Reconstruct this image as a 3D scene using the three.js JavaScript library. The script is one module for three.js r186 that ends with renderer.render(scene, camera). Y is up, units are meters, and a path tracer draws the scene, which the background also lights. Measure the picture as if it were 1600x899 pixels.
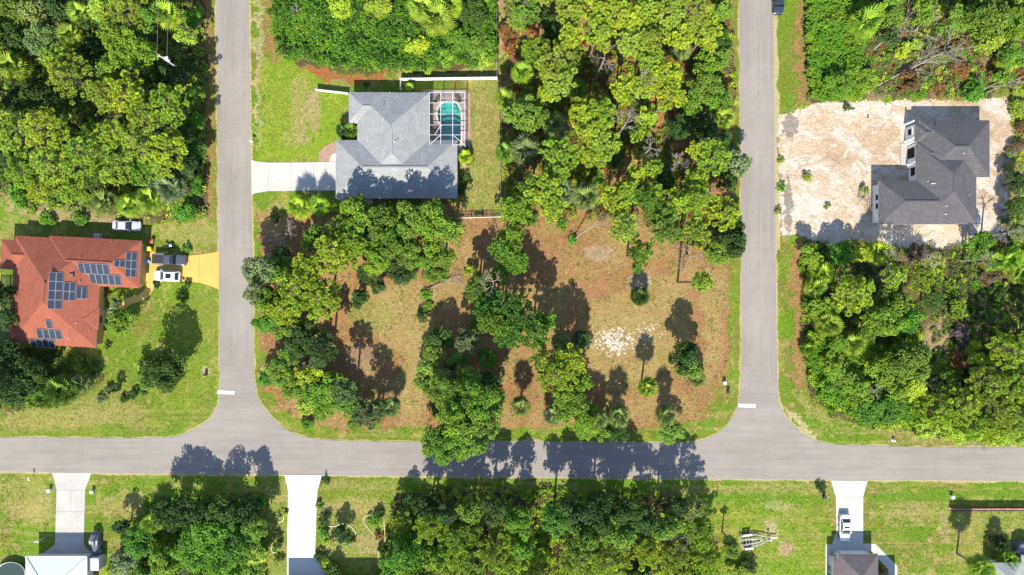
import * as THREE from 'three';
import { mergeGeometries, mergeVertices } from 'three/addons/utils/BufferGeometryUtils.js';
import { RoundedBoxGeometry } from 'three/addons/geometries/RoundedBoxGeometry.js';

// ---------------------------------------------------------------- camera, sky, sun, exposure
const W = 1600, HPX = 899, S = 0.112, CAM_H = 120;        // survey scale: 0.112 m of ground per unit of the plan
const scene = new THREE.Scene();
const camera = new THREE.PerspectiveCamera(2 * Math.atan((HPX * S) / 2 / CAM_H) * 180 / Math.PI, W / HPX, 1, 6000);
camera.position.set(0, CAM_H, 0); camera.up.set(0, 0, -1); camera.lookAt(0, 0, 0);
const renderer = new THREE.WebGLRenderer({ antialias: true });
renderer.toneMapping = THREE.LinearToneMapping;
renderer.toneMappingExposure = 3.05;
renderer.shadowMap.enabled = true;
{
  const w = 128, h = 64, d = new Float32Array(w * h * 4);   // clear blue sky, paler towards the horizon
  for (let j = 0; j < h; j++) for (let i = 0; i < w; i++) {
    const el = (j + 0.5) / h * Math.PI - Math.PI / 2, t = Math.max(0, Math.sin(el)), k = Math.pow(1 - t, 3), o = (j * w + i) * 4;
    const c = el < 0 ? [0.10, 0.11, 0.07] : [0.175 + 0.38 * k, 0.26 + 0.36 * k, 0.47 + 0.22 * k];
    d[o] = c[0]; d[o + 1] = c[1]; d[o + 2] = c[2]; d[o + 3] = 1;
  }
  const sky = new THREE.DataTexture(d, w, h, THREE.RGBAFormat, THREE.FloatType);
  sky.mapping = THREE.EquirectangularReflectionMapping; sky.magFilter = THREE.LinearFilter; sky.minFilter = THREE.LinearFilter; sky.needsUpdate = true;
  scene.background = sky; scene.environment = sky;
}
const sun = new THREE.DirectionalLight(new THREE.Color().setRGB(1, 0.93, 0.80), 4.7);
{
  const el = 43 * Math.PI / 180;
  sun.position.set(-0.07 * 100, Math.sin(el) * 100, Math.cos(el) * 100);
  sun.castShadow = true; sun.shadow.mapSize.set(4096, 4096);
  Object.assign(sun.shadow.camera, { left: -120, right: 120, top: 90, bottom: -90, near: 1, far: 300 });
  scene.add(sun);
}

// ---------------------------------------------------------------- helpers
let seed = 7;
function rnd() { seed = (seed + 0x6D2B79F5) | 0; let t = Math.imul(seed ^ (seed >>> 15), 1 | seed); t = (t + Math.imul(t ^ (t >>> 7), 61 | t)) ^ t; return ((t ^ (t >>> 14)) >>> 0) / 4294967296; }
const rr = (a, b) => a + (b - a) * rnd();
const pick = a => a[Math.floor(rnd() * a.length)];
const clamp = (x, a = 0, b = 1) => Math.min(b, Math.max(a, x));
const mix = (a, b, t) => a + (b - a) * t;
const smooth = (a, b, x) => { const t = clamp((x - a) / (b - a)); return t * t * (3 - 2 * t); };
const NT = 512, ntab = new Float32Array(NT * NT);
for (let i = 0; i < NT * NT; i++) ntab[i] = rnd();
function noise(x, y) {
  const xi = Math.floor(x), yi = Math.floor(y), fx = x - xi, fy = y - yi, u = fx * fx * (3 - 2 * fx), v = fy * fy * (3 - 2 * fy);
  const a = (yi & 511) * 512, b = ((yi + 1) & 511) * 512, c = xi & 511, d = (xi + 1) & 511;
  return (ntab[a + c] * (1 - u) + ntab[a + d] * u) * (1 - v) + (ntab[b + c] * (1 - u) + ntab[b + d] * u) * v;
}
const fbm = (x, y) => noise(x, y) * 0.5 + noise(x * 2.1 + 17, y * 2.1 + 5) * 0.27 + noise(x * 4.3 + 3, y * 4.3 + 31) * 0.15 + noise(x * 8.9, y * 8.9 + 9) * 0.08;
const X = (px, h = 0) => (px - 800) * S * (1 - h / CAM_H);      // plan unit -> metres, for a point h metres up
const Z = (py, h = 0) => (py - 449.5) * S * (1 - h / CAM_H);
const P2 = (pts, h = 0) => pts.map(([x, y]) => [X(x, h), Z(y, h)]);

const names = {};
function numbered(n) { const k = names[n] = (names[n] ?? -1) + 1; return k ? `${n}_${String(k).padStart(3, '0')}` : n; }
function shade(o) { o.traverse(m => { if (m.isMesh) { m.castShadow = true; m.receiveShadow = true; } }); return o; }
function tag(o, label, category, group, kind) {
  if (label) o.userData.label = label;
  if (category) o.userData.category = category;
  if (group) o.userData.group = group;
  if (kind) o.userData.kind = kind;
  return o;
}
function thing(name, label, category, x = 0, z = 0, turn = 0, group) {
  const o = new THREE.Group(); o.name = numbered(name); o.position.set(x, 0, z); o.rotation.y = turn; scene.add(o);
  return tag(o, label, category, group);
}
function part(name, geo, m, parent) { const o = new THREE.Mesh(geo, m); o.name = name; o.castShadow = o.receiveShadow = true; parent.add(o); return o; }
function structure(name, geo, m, label, category) { const o = part(numbered(name), geo, m, scene); return tag(o, label, category, null, 'structure'); }

// a plain triangle collector
class GB {
  constructor() { this.p = []; this.c = []; this.u = []; }
  tri(a, b, c, col, ua, ub, uc) { this.p.push(...a, ...b, ...c); if (col) this.c.push(...col, ...col, ...col); if (ua) this.u.push(...ua, ...ub, ...uc); }
  quad(a, b, c, d, col) { this.tri(a, b, c, col); this.tri(a, c, d, col); }
  tube(a, b, ra, rb, n = 5, col) {
    const d = new THREE.Vector3(b[0] - a[0], b[1] - a[1], b[2] - a[2]).normalize(), q = Math.abs(d.y) > 0.9 ? new THREE.Vector3(1, 0, 0) : new THREE.Vector3(0, 1, 0);
    const s = new THREE.Vector3().crossVectors(d, q).normalize(), t = new THREE.Vector3().crossVectors(d, s);
    const at = (o, r, k) => { const w = k / n * 2 * Math.PI, x = Math.cos(w) * r, y = Math.sin(w) * r; return [o[0] + s.x * x + t.x * y, o[1] + s.y * x + t.y * y, o[2] + s.z * x + t.z * y]; };
    for (let k = 0; k < n; k++) { this.quad(at(a, ra, k), at(a, ra, k + 1), at(b, rb, k + 1), at(b, rb, k), col); this.tri(b, at(b, rb, k), at(b, rb, k + 1), col); }
  }
  leaf(p, n, t, len, wid, col) {                                // folded diamond blade
    const b = [n[1] * t[2] - n[2] * t[1], n[2] * t[0] - n[0] * t[2], n[0] * t[1] - n[1] * t[0]], l = len / 2, w = wid / 2, f = wid * 0.22;
    const a = [p[0] - t[0] * l, p[1] - t[1] * l, p[2] - t[2] * l], c = [p[0] + t[0] * l - n[0] * f, p[1] + t[1] * l - n[1] * f, p[2] + t[2] * l - n[2] * f];
    const e = [p[0] + b[0] * w + n[0] * f, p[1] + b[1] * w + n[1] * f, p[2] + b[2] * w + n[2] * f], g = [p[0] - b[0] * w + n[0] * f, p[1] - b[1] * w + n[1] * f, p[2] - b[2] * w + n[2] * f];
    this.tri(a, e, c, col); this.tri(a, c, g, col);
  }
  geo(uv) {
    const g = new THREE.BufferGeometry(); g.setAttribute('position', new THREE.Float32BufferAttribute(this.p, 3));
    if (this.c.length) g.setAttribute('color', new THREE.Float32BufferAttribute(this.c, 3));
    if (this.u.length) g.setAttribute('uv', new THREE.Float32BufferAttribute(this.u, 2));
    return g;
  }
}
const vec = (x, y, z) => { const l = Math.hypot(x, y, z) || 1; return [x / l, y / l, z / l]; };
function tangent(n) { const v = [rr(-1, 1), rr(-1, 1), rr(-1, 1)], d = v[0] * n[0] + v[1] * n[1] + v[2] * n[2]; return vec(v[0] - d * n[0], v[1] - d * n[1], v[2] - d * n[2]); }
function box(w, h, d, x = 0, y = 0, z = 0, turn = 0) { const g = new THREE.BoxGeometry(w, h, d); if (turn) g.rotateY(turn); g.translate(x, y, z); return g; }
function rbox(w, h, d, r, x = 0, y = 0, z = 0) { return new RoundedBoxGeometry(w, h, d, 2, r).translate(x, y, z); }
function cyl(r0, r1, h, x = 0, y = 0, z = 0, n = 12) { return new THREE.CylinderGeometry(r1, r0, h, n).translate(x, y + h / 2, z); }
function bar(a, b, w, h) {                                       // squared bar between two points
  const v = new THREE.Vector3(b[0] - a[0], b[1] - a[1], b[2] - a[2]), L = v.length(), g = new THREE.BoxGeometry(L, h, w);
  g.applyQuaternion(new THREE.Quaternion().setFromUnitVectors(new THREE.Vector3(1, 0, 0), v.normalize()));
  return g.translate((a[0] + b[0]) / 2, (a[1] + b[1]) / 2, (a[2] + b[2]) / 2);
}
function slab(pts, y0, y1, holes = []) {                         // flat plate over an outline given in metres [x, z]
  const sh = new THREE.Shape(pts.map(([x, z]) => new THREE.Vector2(x, -z)));
  for (const h of holes) sh.holes.push(new THREE.Path(h.map(([x, z]) => new THREE.Vector2(x, -z))));
  return new THREE.ExtrudeGeometry(sh, { depth: y1 - y0, bevelEnabled: false, curveSegments: 4 }).rotateX(-Math.PI / 2).translate(0, y0, 0);
}
const mergeAll = list => mergeGeometries(list.map(g => { g = g.index ? g.toNonIndexed() : g; for (const k of Object.keys(g.attributes)) if (!['position', 'normal', 'uv'].includes(k)) g.deleteAttribute(k); return g; }));
function inside(px, py, poly) { let r = false; for (let i = 0, j = poly.length - 1; i < poly.length; j = i++) { const [a, b] = poly[i], [c, d] = poly[j]; if ((b > py) !== (d > py) && px < (c - a) * (py - b) / (d - b) + a) r = !r; } return r; }

// ---------------------------------------------------------------- materials
const lin = (r, g, b) => new THREE.Color().setRGB(r, g, b);
const mat = (c, rough = 0.85, extra = {}) => new THREE.MeshPhysicalMaterial({ specularIntensity: rough > 0.8 ? 0.35 : 1, color: Array.isArray(c) ? lin(...c) : c, roughness: rough, ...extra });
function tex(w, h, fn, srgb = true, repeat) {                     // fn(i, j) -> linear rgb
  const d = new Uint8Array(w * h * 4), enc = v => { v = clamp(v); return 255 * (srgb ? (v <= 0.0031308 ? 12.92 * v : 1.055 * Math.pow(v, 1 / 2.4) - 0.055) : v); };
  for (let j = 0; j < h; j++) for (let i = 0; i < w; i++) { const c = fn(i, j), o = (j * w + i) * 4; d[o] = enc(c[0]); d[o + 1] = enc(c[1]); d[o + 2] = enc(c[2]); d[o + 3] = 255; }
  const t = new THREE.DataTexture(d, w, h); t.colorSpace = srgb ? THREE.SRGBColorSpace : THREE.NoColorSpace; t.magFilter = THREE.LinearFilter; t.minFilter = THREE.LinearMipmapLinearFilter; t.generateMipmaps = true;
  t.wrapS = t.wrapT = THREE.RepeatWrapping; if (repeat) t.repeat.set(repeat, repeat); t.needsUpdate = true; return t;
}
const tnoise = (i, j, n, f, o = 0) => {                            // noise that repeats after n texels
  const x = i / n * f, y = j / n * f, xi = Math.floor(x), yi = Math.floor(y), fx = x - xi, fy = y - yi, u = fx * fx * (3 - 2 * fx), v = fy * fy * (3 - 2 * fy);
  const g = (a, b) => ntab[(((b % f + f) % f) * 7 + o * 13 & 511) * 512 + (((a % f + f) % f) * 3 + o * 29 & 511)];
  return (g(xi, yi) * (1 - u) + g(xi + 1, yi) * u) * (1 - v) + (g(xi, yi + 1) * (1 - u) + g(xi + 1, yi + 1) * u) * v;
};
const tn2 = (i, j, n, f, h, o = 0) => {                               // the same, drawn out along one axis
  const x = i / n * f, y = j / n * h, xi = Math.floor(x), yi = Math.floor(y), fx = x - xi, fy = y - yi, u = fx * fx * (3 - 2 * fx), v = fy * fy * (3 - 2 * fy);
  const g = (a, b) => ntab[((b % h) * 5 + o * 17 & 511) * 512 + ((a % f) * 11 + o * 31 & 511)];
  return (g(xi, yi) * (1 - u) + g(xi + 1, yi) * u) * (1 - v) + (g(xi, yi + 1) * (1 - u) + g(xi + 1, yi + 1) * u) * v;
};
function shingles(base, vary, courses) {                            // 6 m of roof: staggered tabs of slightly differing tone
  return tex(512, 512, (i, j) => {
    const row = Math.floor(j / 512 * courses), off = ntab[row * 512 + 11] * 40, tab = Math.floor((i + off) / 512 * 22) % 22;
    const t = 1 + vary * (ntab[(row & 511) * 512 + tab + 60] - 0.5) + 0.22 * (tnoise(i, j, 512, 6, 3) - 0.5) + 0.16 * (rnd() - 0.5) + 0.12 * (tnoise(i, j, 512, 19, 4) - 0.5);
    const edge = (j / 512 * courses) % 1 < 0.16 ? 0.86 : 1;
    return base.map(v => v * t * edge);
  }, true, 1 / 6);
}
const grit = tex(512, 512, (i, j) => { const v = 0.35 * tnoise(i, j, 512, 256, 1) + 0.35 * tnoise(i, j, 512, 90, 2) + 0.3 * tnoise(i, j, 512, 32, 3); return [v, v, v]; }, false, 1 / 6);
const M = {
  redRoof: mat(0xffffff, 0.9, { map: shingles([0.165, 0.052, 0.031], 0.24, 40), bumpMap: grit, bumpScale: 0.01 }),
  greyRoof: mat(0xffffff, 0.9, { map: shingles([0.170, 0.174, 0.172], 0.24, 40), bumpMap: grit, bumpScale: 0.01 }),
  darkRoof: mat(0xffffff, 0.9, { map: shingles([0.056, 0.055, 0.058], 0.3, 40), bumpMap: grit, bumpScale: 0.01 }),
  slateRoof: mat(0xffffff, 0.9, { map: shingles([0.074, 0.064, 0.066], 0.2, 24), bumpMap: grit, bumpScale: 0.01 }),
  whiteRoof: mat([0.406, 0.421, 0.421], 0.45, {}),
  asphalt: mat(0xffffff, 0.93, { map: tex(1024, 1024, (i, j) => {                // worn aggregate with paving passes running along the carriageway
    const a = tnoise(i, j, 1024, 5, 1), b = tnoise(i, j, 1024, 23, 2), c = tnoise(i, j, 1024, 300, 3), l = tn2(i, j, 1024, 3, 64, 4), m = tn2(i, j, 1024, 2, 17, 6), d = tn2(i, j, 1024, 14, 190, 5);
    const s = (1 + 0.10 * (a - 0.5) + 0.10 * (b - 0.5) + 0.14 * (c - 0.5) + 0.11 * (rnd() - 0.5) + 0.11 * (l - 0.5) + 0.10 * (m - 0.5) + 0.09 * (d - 0.5)) * (b * 0.6 + c * 0.4 > 0.83 ? 0.80 : 1);
    return [0.156 * s, 0.142 * s, 0.125 * s];
  }, true, 1 / 30), bumpMap: grit, bumpScale: 0.008 }),
  concrete: mat(0xffffff, 0.85, { map: tex(512, 512, (i, j) => { const s = 1 + 0.16 * (tnoise(i, j, 512, 6, 5) - 0.5) + 0.12 * (tnoise(i, j, 512, 40, 6) - 0.5) + 0.06 * (rnd() - 0.5); return [0.262 * s, 0.250 * s, 0.226 * s]; }, true, 1 / 8), bumpMap: grit, bumpScale: 0.004 }),
  brightConcrete: mat(0xffffff, 0.8, { map: tex(256, 256, (i, j) => { const s = 1 + 0.08 * (tnoise(i, j, 256, 6, 5) - 0.5) + 0.06 * (tnoise(i, j, 256, 40, 6) - 0.5); return [0.275 * s, 0.264 * s, 0.240 * s]; }, true, 1 / 8) }),
  yellowConcrete: mat(0xffffff, 0.8, { map: tex(512, 512, (i, j) => { const s = 1 + 0.2 * (tnoise(i, j, 512, 5, 7) - 0.5) + 0.14 * (tnoise(i, j, 512, 34, 8) - 0.5) + 0.06 * (rnd() - 0.5); return [0.335 * s, 0.222 * s, 0.043 * s]; }, true, 1 / 8) }),
  paver: mat(0xffffff, 0.9, { map: tex(256, 256, (i, j) => { const a = ntab[Math.floor(j / 8) * 512 + Math.floor((i + (Math.floor(j / 8) % 2) * 8) / 16)], s = 0.8 + 0.4 * a - (i % 16 === 0 || j % 8 === 0 ? 0.2 : 0); return [0.211 * s, 0.136 * s, 0.105 * s]; }, true, 1 / 4) }),
  deck: mat(0xffffff, 0.9, { map: tex(256, 256, (i, j) => { const s = 1 + 0.2 * (tnoise(i, j, 256, 24, 8) - 0.5) + 0.1 * (rnd() - 0.5); return [0.234 * s, 0.187 * s, 0.16 * s]; }, true, 1 / 4) }),
  paintWhite: mat([0.562, 0.562, 0.546], 0.7), marking: mat([0.468, 0.468, 0.445], 0.8), stucco: mat([0.429, 0.413, 0.374], 0.9), yellowWall: mat([0.39, 0.265, 0.078], 0.9),
  block: mat(0xffffff, 0.95, { map: tex(256, 256, (i, j) => { const s = 1 + 0.12 * (tnoise(i, j, 256, 10, 5) - 0.5) + 0.06 * (rnd() - 0.5); return [0.70 * s, 0.69 * s, 0.66 * s]; }, true, 1 / 4) }),
  glass: mat([0.009, 0.011, 0.012], 0.08), darkGlass: mat([0.012, 0.016, 0.019], 0.06), opening: mat([0.016, 0.015, 0.014], 0.9), vinyl: mat([0.468, 0.468, 0.452], 0.5), aluminium: mat([0.429, 0.429, 0.429], 0.4),
  steel: mat([0.39, 0.398, 0.406], 0.38, { metalness: 0.6 }), rubber: mat([0.016, 0.016, 0.016], 0.9), rim: mat([0.273, 0.281, 0.289], 0.35, { metalness: 0.7 }), black: mat([0.014, 0.014, 0.014], 0.7), wood: mat([0.133, 0.07, 0.043], 0.9), greyWood: mat([0.234, 0.211, 0.187], 0.9),
  bark: mat(0xffffff, 0.95, { map: tex(128, 128, (i, j) => { const s = 0.7 + 0.6 * tnoise(i, j, 128, 16, 2); return [0.117 * s, 0.09 * s, 0.066 * s]; }) }),
  deadBark: mat([0.165, 0.145, 0.12], 0.95), palmBark: mat([0.133, 0.113, 0.09], 0.95),
  screen: new THREE.MeshStandardMaterial({ color: lin(0.02, 0.02, 0.02), roughness: 0.9, transparent: true, opacity: 0.16, side: THREE.DoubleSide }),
  driveWhite: mat(0xffffff, 0.8, { map: tex(256, 256, (i, j) => { const s = 1 + 0.06 * (tnoise(i, j, 256, 5, 5) - 0.5) + 0.05 * (tnoise(i, j, 256, 40, 6) - 0.5); return [0.335 * s, 0.328 * s, 0.305 * s]; }, true, 1 / 8) }),
  pool: mat([0.085, 0.29, 0.265], 0.6), poolDark: mat([0.035, 0.14, 0.135], 0.7),
  water: new THREE.MeshPhysicalMaterial({ color: lin(0.62, 0.93, 0.92), roughness: 0.03, transmission: 1, ior: 1.33, thickness: 0 }),
  headlight: mat([0.468, 0.484, 0.499], 0.15), taillight: mat([0.273, 0.012, 0.009], 0.3), mulch: mat([0.156, 0.058, 0.031], 0.95),
};
const paint = (c, rough = 0.28) => new THREE.MeshPhysicalMaterial({ color: lin(...c), roughness: rough, clearcoat: 0.6, clearcoatRoughness: 0.1 });

// ---------------------------------------------------------------- ground
const ZONE = {
  woodA: [[-220, -140], [322, -140], [324, 338], [250, 345], [160, 338], [100, 330], [40, 322], [0, 305], [-220, 300]],
  thicketB: [[424, -140], [776, -140], [776, 95], [745, 108], [690, 112], [640, 114], [600, 110], [560, 114], [520, 108], [490, 101], [450, 96], [440, 85], [430, 62]],
  woodC: [[786, -140], [1136, -140], [1144, 120], [1146, 240], [1150, 300], [1148, 400], [1100, 390], [1030, 350], [930, 340], [860, 345], [786, 340]],
  lot: [[400, 335], [700, 318], [786, 340], [1100, 350], [1132, 420], [1136, 560], [1110, 630], [1060, 655], [960, 665], [800, 668], [640, 665], [520, 668], [450, 650], [420, 600], [404, 480]],
  thicketE: [[1256, -140], [1345, -140], [1350, 60], [1335, 110], [1350, 150], [1300, 160], [1262, 160], [1256, 80]],
  woodE: [[1330, -140], [1820, -140], [1820, 140], [1560, 140], [1530, 155], [1400, 152], [1350, 150]],
  sandLot: [[1213, 176], [1240, 172], [1290, 164], [1400, 156], [1530, 158], [1572, 150], [1586, 200], [1578, 300], [1572, 372], [1480, 386], [1400, 383], [1330, 378], [1290, 384], [1240, 368], [1214, 366]],
  eastE: [[1578, 140], [1820, 120], [1820, 400], [1570, 385], [1584, 300]],
  woodF: [[1252, 378], [1330, 384], [1480, 388], [1575, 380], [1820, 380], [1820, 690], [1600, 688], [1480, 678], [1400, 668], [1330, 658], [1285, 640], [1262, 600], [1252, 500]],
  thicketF: [[1256, 515], [1300, 520], [1370, 540], [1425, 560], [1432, 640], [1450, 668], [1380, 664], [1320, 652], [1285, 634], [1262, 590]],
  woodG1: [[232, 780], [330, 776], [415, 772], [418, 1010], [170, 1010], [175, 880], [215, 820]],
  woodG2: [[618, 772], [700, 765], [850, 768], [1000, 768], [1050, 775], [1095, 800], [1120, 850], [1125, 1010], [598, 1010], [604, 860]],
  sideH: [[-200, 560], [60, 545], [150, 560], [160, 600], [100, 630], [40, 640], [-200, 650]],
};
const roadPts = [[333.5, -420], [337, 0], [340, 250], [341.5, 400], [343, 560], [343.5, 612], [341, 632], [335, 645], [324, 658], [305, 671], [285, 679], [262, 684.5], [200, 685.5], [0, 684], [-1500, 672],
  [-1500, 726], [0, 737], [230, 740], [450, 742], [750, 745], [1050, 747.5], [1300, 750], [1600, 751.5], [3100, 760],
  [3100, 709], [1600, 700], [1450, 699], [1340, 697], [1300, 695], [1275, 689], [1252, 677], [1236, 661], [1224, 645], [1217, 628], [1214.5, 600], [1213, 500], [1212, 400], [1210.5, 200], [1208, 0], [1204, -420],
  [1151, -420], [1155, 0], [1157.5, 200], [1159, 400], [1158.5, 560], [1157, 610], [1154, 632], [1147, 650], [1136, 666], [1120, 679], [1100, 688], [1078, 692.5], [900, 691.5], [700, 690.5], [540, 689.5], [500, 687.5], [470, 682], [445, 671], [425, 655], [409, 635], [400, 615], [396, 590], [395, 500], [394, 400], [391, 250], [388, 0], [384, -420]];
{
  const GW = 2048, GH = 1152, x0 = -220, y0 = -126, kx = 2040 / GW, ky = 1151 / GH;
  const data = new Uint8Array(GW * GH * 4);
  const col = { lawn: [0.078, 0.110, 0.008], bright: [0.125, 0.168, 0.010], lush: [0.062, 0.118, 0.006], olive: [0.094, 0.098, 0.016], dry: [0.180, 0.152, 0.052], pale: [0.23, 0.195, 0.105], litter: [0.178, 0.086, 0.040], duff: [0.058, 0.038, 0.019], dirt: [0.125, 0.088, 0.052], sand: [0.280, 0.222, 0.152], tan: [0.215, 0.150, 0.085], white: [0.335, 0.31, 0.27], rust: [0.170, 0.062, 0.022], grey: [0.10, 0.087, 0.074] };
  const lerp = (a, b, t) => { a[0] += (b[0] - a[0]) * t; a[1] += (b[1] - a[1]) * t; a[2] += (b[2] - a[2]) * t; };
  const polys = [
    ['lot', 'litter', 0.92], ['woodA', 'duff', 0.95], ['woodC', 'litter', 0.8], ['thicketB', 'duff', 0.95], ['thicketE', 'duff', 0.9], ['woodE', 'dirt', 0.8], ['woodF', 'duff', 0.85], ['woodG1', 'duff', 0.9], ['woodG2', 'duff', 0.9], ['sideH', 'duff', 0.8], ['eastE', 'dirt', 0.7],
  ].map(([z, c, k]) => [ZONE[z], col[c], k]);
  const extra = [
    [[[408, 90], [440, 92], [545, 130], [545, 215], [498, 250], [400, 252], [412, 150]], 'bright', 0.6], [[[250, 440], [338, 440], [340, 600], [300, 640], [250, 640], [290, 560]], 'bright', 0.3], [[[1060, 785], [1298, 790], [1298, 899], [1130, 899]], 'bright', 0.25], [[[780, 670], [880, 670], [1070, 682], [1120, 660], [1100, 690], [780, 690]], 'bright', 0.1],
    [[[318, -140], [331, -140], [333, 0], [334, 120], [333, 340], [322, 345]], 'litter', 0.65], [[[326, -140], [338, -140], [341, 340], [334, 340]], 'olive', 0.8],
    [[[398, -140], [410, -140], [410, 60], [407, 150], [405, 230], [399, 230], [400, 120]], 'pale', 0.6], [[[408, -140], [424, -140], [430, 62], [440, 88], [424, 110], [412, 60]], 'litter', 0.6],
    [[[462, 99], [492, 103], [530, 112], [562, 117], [605, 113], [600, 126], [560, 130], [520, 128], [490, 116]], 'rust', 0.95], [[[484, 138], [500, 136], [496, 160], [480, 170], [470, 195], [478, 225], [462, 226], [458, 190], [474, 155]], 'tan', 0.6],
    [[[500, 128], [545, 128], [548, 145], [535, 144]], 'dirt', 0.4], [[[410, 250], [440, 250], [440, 300], [400, 310]], 'lush', 0.3],
    [[[735, 128], [781, 126], [783, 334], [714, 332], [716, 240], [730, 236]], 'dry', 0.42], [[[626, 112], [778, 108], [778, 119], [626, 122]], 'dry', 0.7], [[[776, -140], [800, -140], [825, 60], [800, 90], [780, 100]], 'tan', 0.7], [[[784, 40], [806, 30], [812, 85], [790, 92]], 'rust', 0.8],
    [[[395, 590], [401, 600], [420, 640], [450, 668], [520, 684], [1070, 686], [1110, 676], [1140, 645], [1152, 600], [1150, 400], [1140, 0], [1156, 0], [1162, 400], [1158, 640], [1100, 692], [900, 693], [500, 690], [420, 660]], 'olive', 0.8],
    [[[404, 520], [430, 520], [440, 540], [436, 556], [412, 552]], 'litter', 0.8], [[[404, 605], [430, 603], [455, 625], [474, 648], [462, 654], [440, 640], [420, 620]], 'litter', 0.9], [[[500, 655], [640, 650], [650, 664], [520, 672]], 'litter', 0.6], [[[790, 650], [870, 645], [1060, 650], [1110, 640], [1105, 652], [1000, 668], [800, 666]], 'litter', 0.8],
    [[[545, 455], [640, 440], [680, 450], [672, 540], [660, 640], [630, 650], [620, 600], [640, 540], [600, 520], [545, 505]], 'dry', 0.55], [[[540, 480], [600, 470], [618, 500], [590, 520], [548, 506]], 'lawn', 0.5], [[[930, 470], [985, 450], [1040, 430], [1075, 440], [1080, 560], [1000, 600], [930, 600], [915, 540]], 'dry', 0.5], [[[1095, 420], [1130, 420], [1132, 560], [1104, 560]], 'dry', 0.55], [[[1128, 300], [1140, 300], [1136, 620], [1122, 620]], 'litter', 0.55],
    [[[1214, 0], [1244, 0], [1244, 165], [1214, 170]], 'lawn', 0.7], [[[1240, -140], [1256, -140], [1258, 165], [1246, 165]], 'litter', 0.7], [[[1216, 380], [1236, 375], [1240, 600], [1262, 655], [1400, 685], [1600, 694], [1600, 690], [1420, 672], [1300, 660], [1250, 610], [1250, 380]], 'dry', 0.55], [[[1236, 375], [1252, 375], [1256, 600], [1240, 610]], 'litter', 0.75], [[[1228, 640], [1240, 645], [1268, 675], [1290, 690], [1272, 688], [1246, 668]], 'pale', 0.85],
    [[[0, 755], [85, 755], [80, 810], [40, 800], [0, 812]], 'dry', 0.45], [[[150, 775], [226, 772], [222, 810], [160, 800]], 'dry', 0.6], [[[0, 560], [160, 520], [340, 440], [340, 640], [260, 684], [-100, 684], [-100, 640]], 'olive', 0.25], [[[20, 640], [140, 615], [240, 640], [200, 665], [0, 672]], 'dry', 0.4], [[[0, 672], [140, 668], [250, 672], [300, 660], [262, 684], [0, 684]], 'lush', 0.35], [[[300, 440], [325, 440], [335, 600], [310, 640]], 'lush', 0.3],
    [[[0, 334], [30, 330], [20, 362], [0, 380]], 'dry', 0.35], [[[225, 350], [338, 345], [338, 384], [290, 384], [250, 370]], 'dry', 0.55], [[[0, 300], [120, 322], [240, 342], [110, 346], [30, 334]], 'tan', 0.6],
    [[[1050, 760], [1300, 757], [1300, 772], [1050, 776]], 'dry', 0.4], [[[1055, 770], [1298, 776], [1298, 786], [1060, 783]], 'lush', 0.85], [[[1350, 770], [1480, 766], [1600, 768], [1600, 776], [1480, 778], [1350, 784]], 'lush', 0.85], [[[1462, 800], [1480, 800], [1482, 850], [1470, 855]], 'tan', 0.5], [[[1486, 800], [1600, 800], [1600, 899], [1486, 899]], 'dry', 0.3],
    [[[496, 750], [618, 752], [616, 768], [500, 762]], 'dry', 0.45], [[[500, 780], [600, 786], [600, 880], [500, 880]], 'dry', 0.35], [[[500, 765], [615, 765], [610, 782], [510, 785]], 'lawn', 0.5], [[[405, 745], [448, 748], [446, 899], [412, 899]], 'dry', 0.3],
  ].map(([p, c, k]) => [p, col[c], k]);
  const boxed = [...polys, ...extra].map(([p, c, k]) => [p, c, k, Math.min(...p.map(q => q[0])) - 14, Math.max(...p.map(q => q[0])) + 14, Math.min(...p.map(q => q[1])) - 14, Math.max(...p.map(q => q[1])) + 14]);
  const blob = (x, y, cx, cy, rx, ry) => { const d = ((x - cx) / rx) ** 2 + ((y - cy) / ry) ** 2; return d > 1 ? 0 : 1 - d; };
  const spots = [[555, 185, 26, 34, 'tan', 0.5], [1205, 830, 16, 22, 'pale', 0.7], [1228, 857, 18, 16, 'tan', 0.8], [1215, 790, 30, 10, 'pale', 0.4], [40, 798, 40, 20, 'dry', 0.7], [470, 160, 25, 60, 'dry', 0.6], [490, 175, 14, 40, 'tan', 0.6], [455, 215, 18, 20, 'dry', 0.5], [560, 790, 50, 22, 'dry', 0.5], [575, 850, 30, 20, 'tan', 0.4], [1420, 800, 60, 25, 'dry', 0.35], [1240, 800, 30, 18, 'dry', 0.35], [320, 580, 9, 12, 'pale', 0.9], [412, 578, 6, 8, 'pale', 0.8], [870, 405, 40, 30, 'litter', 0.5], [1000, 440, 26, 20, 'white', 0.3], [935, 395, 30, 18, 'white', 0.22], [830, 690, 20, 8, 'pale', 0.6], [1475, 300, 1, 1, 'dry', 0], [560, 560, 40, 30, 'grey', 0.35], [1465, 540, 30, 50, 'tan', 0.7], [1560, 480, 40, 30, 'tan', 0.6], [1480, 130, 60, 30, 'rust', 0.5], [1410, 125, 30, 16, 'rust', 0.6]].map(a => [a[0], a[1], a[2], a[3], col[a[4]], a[5]]);
  let o = 0;
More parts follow.
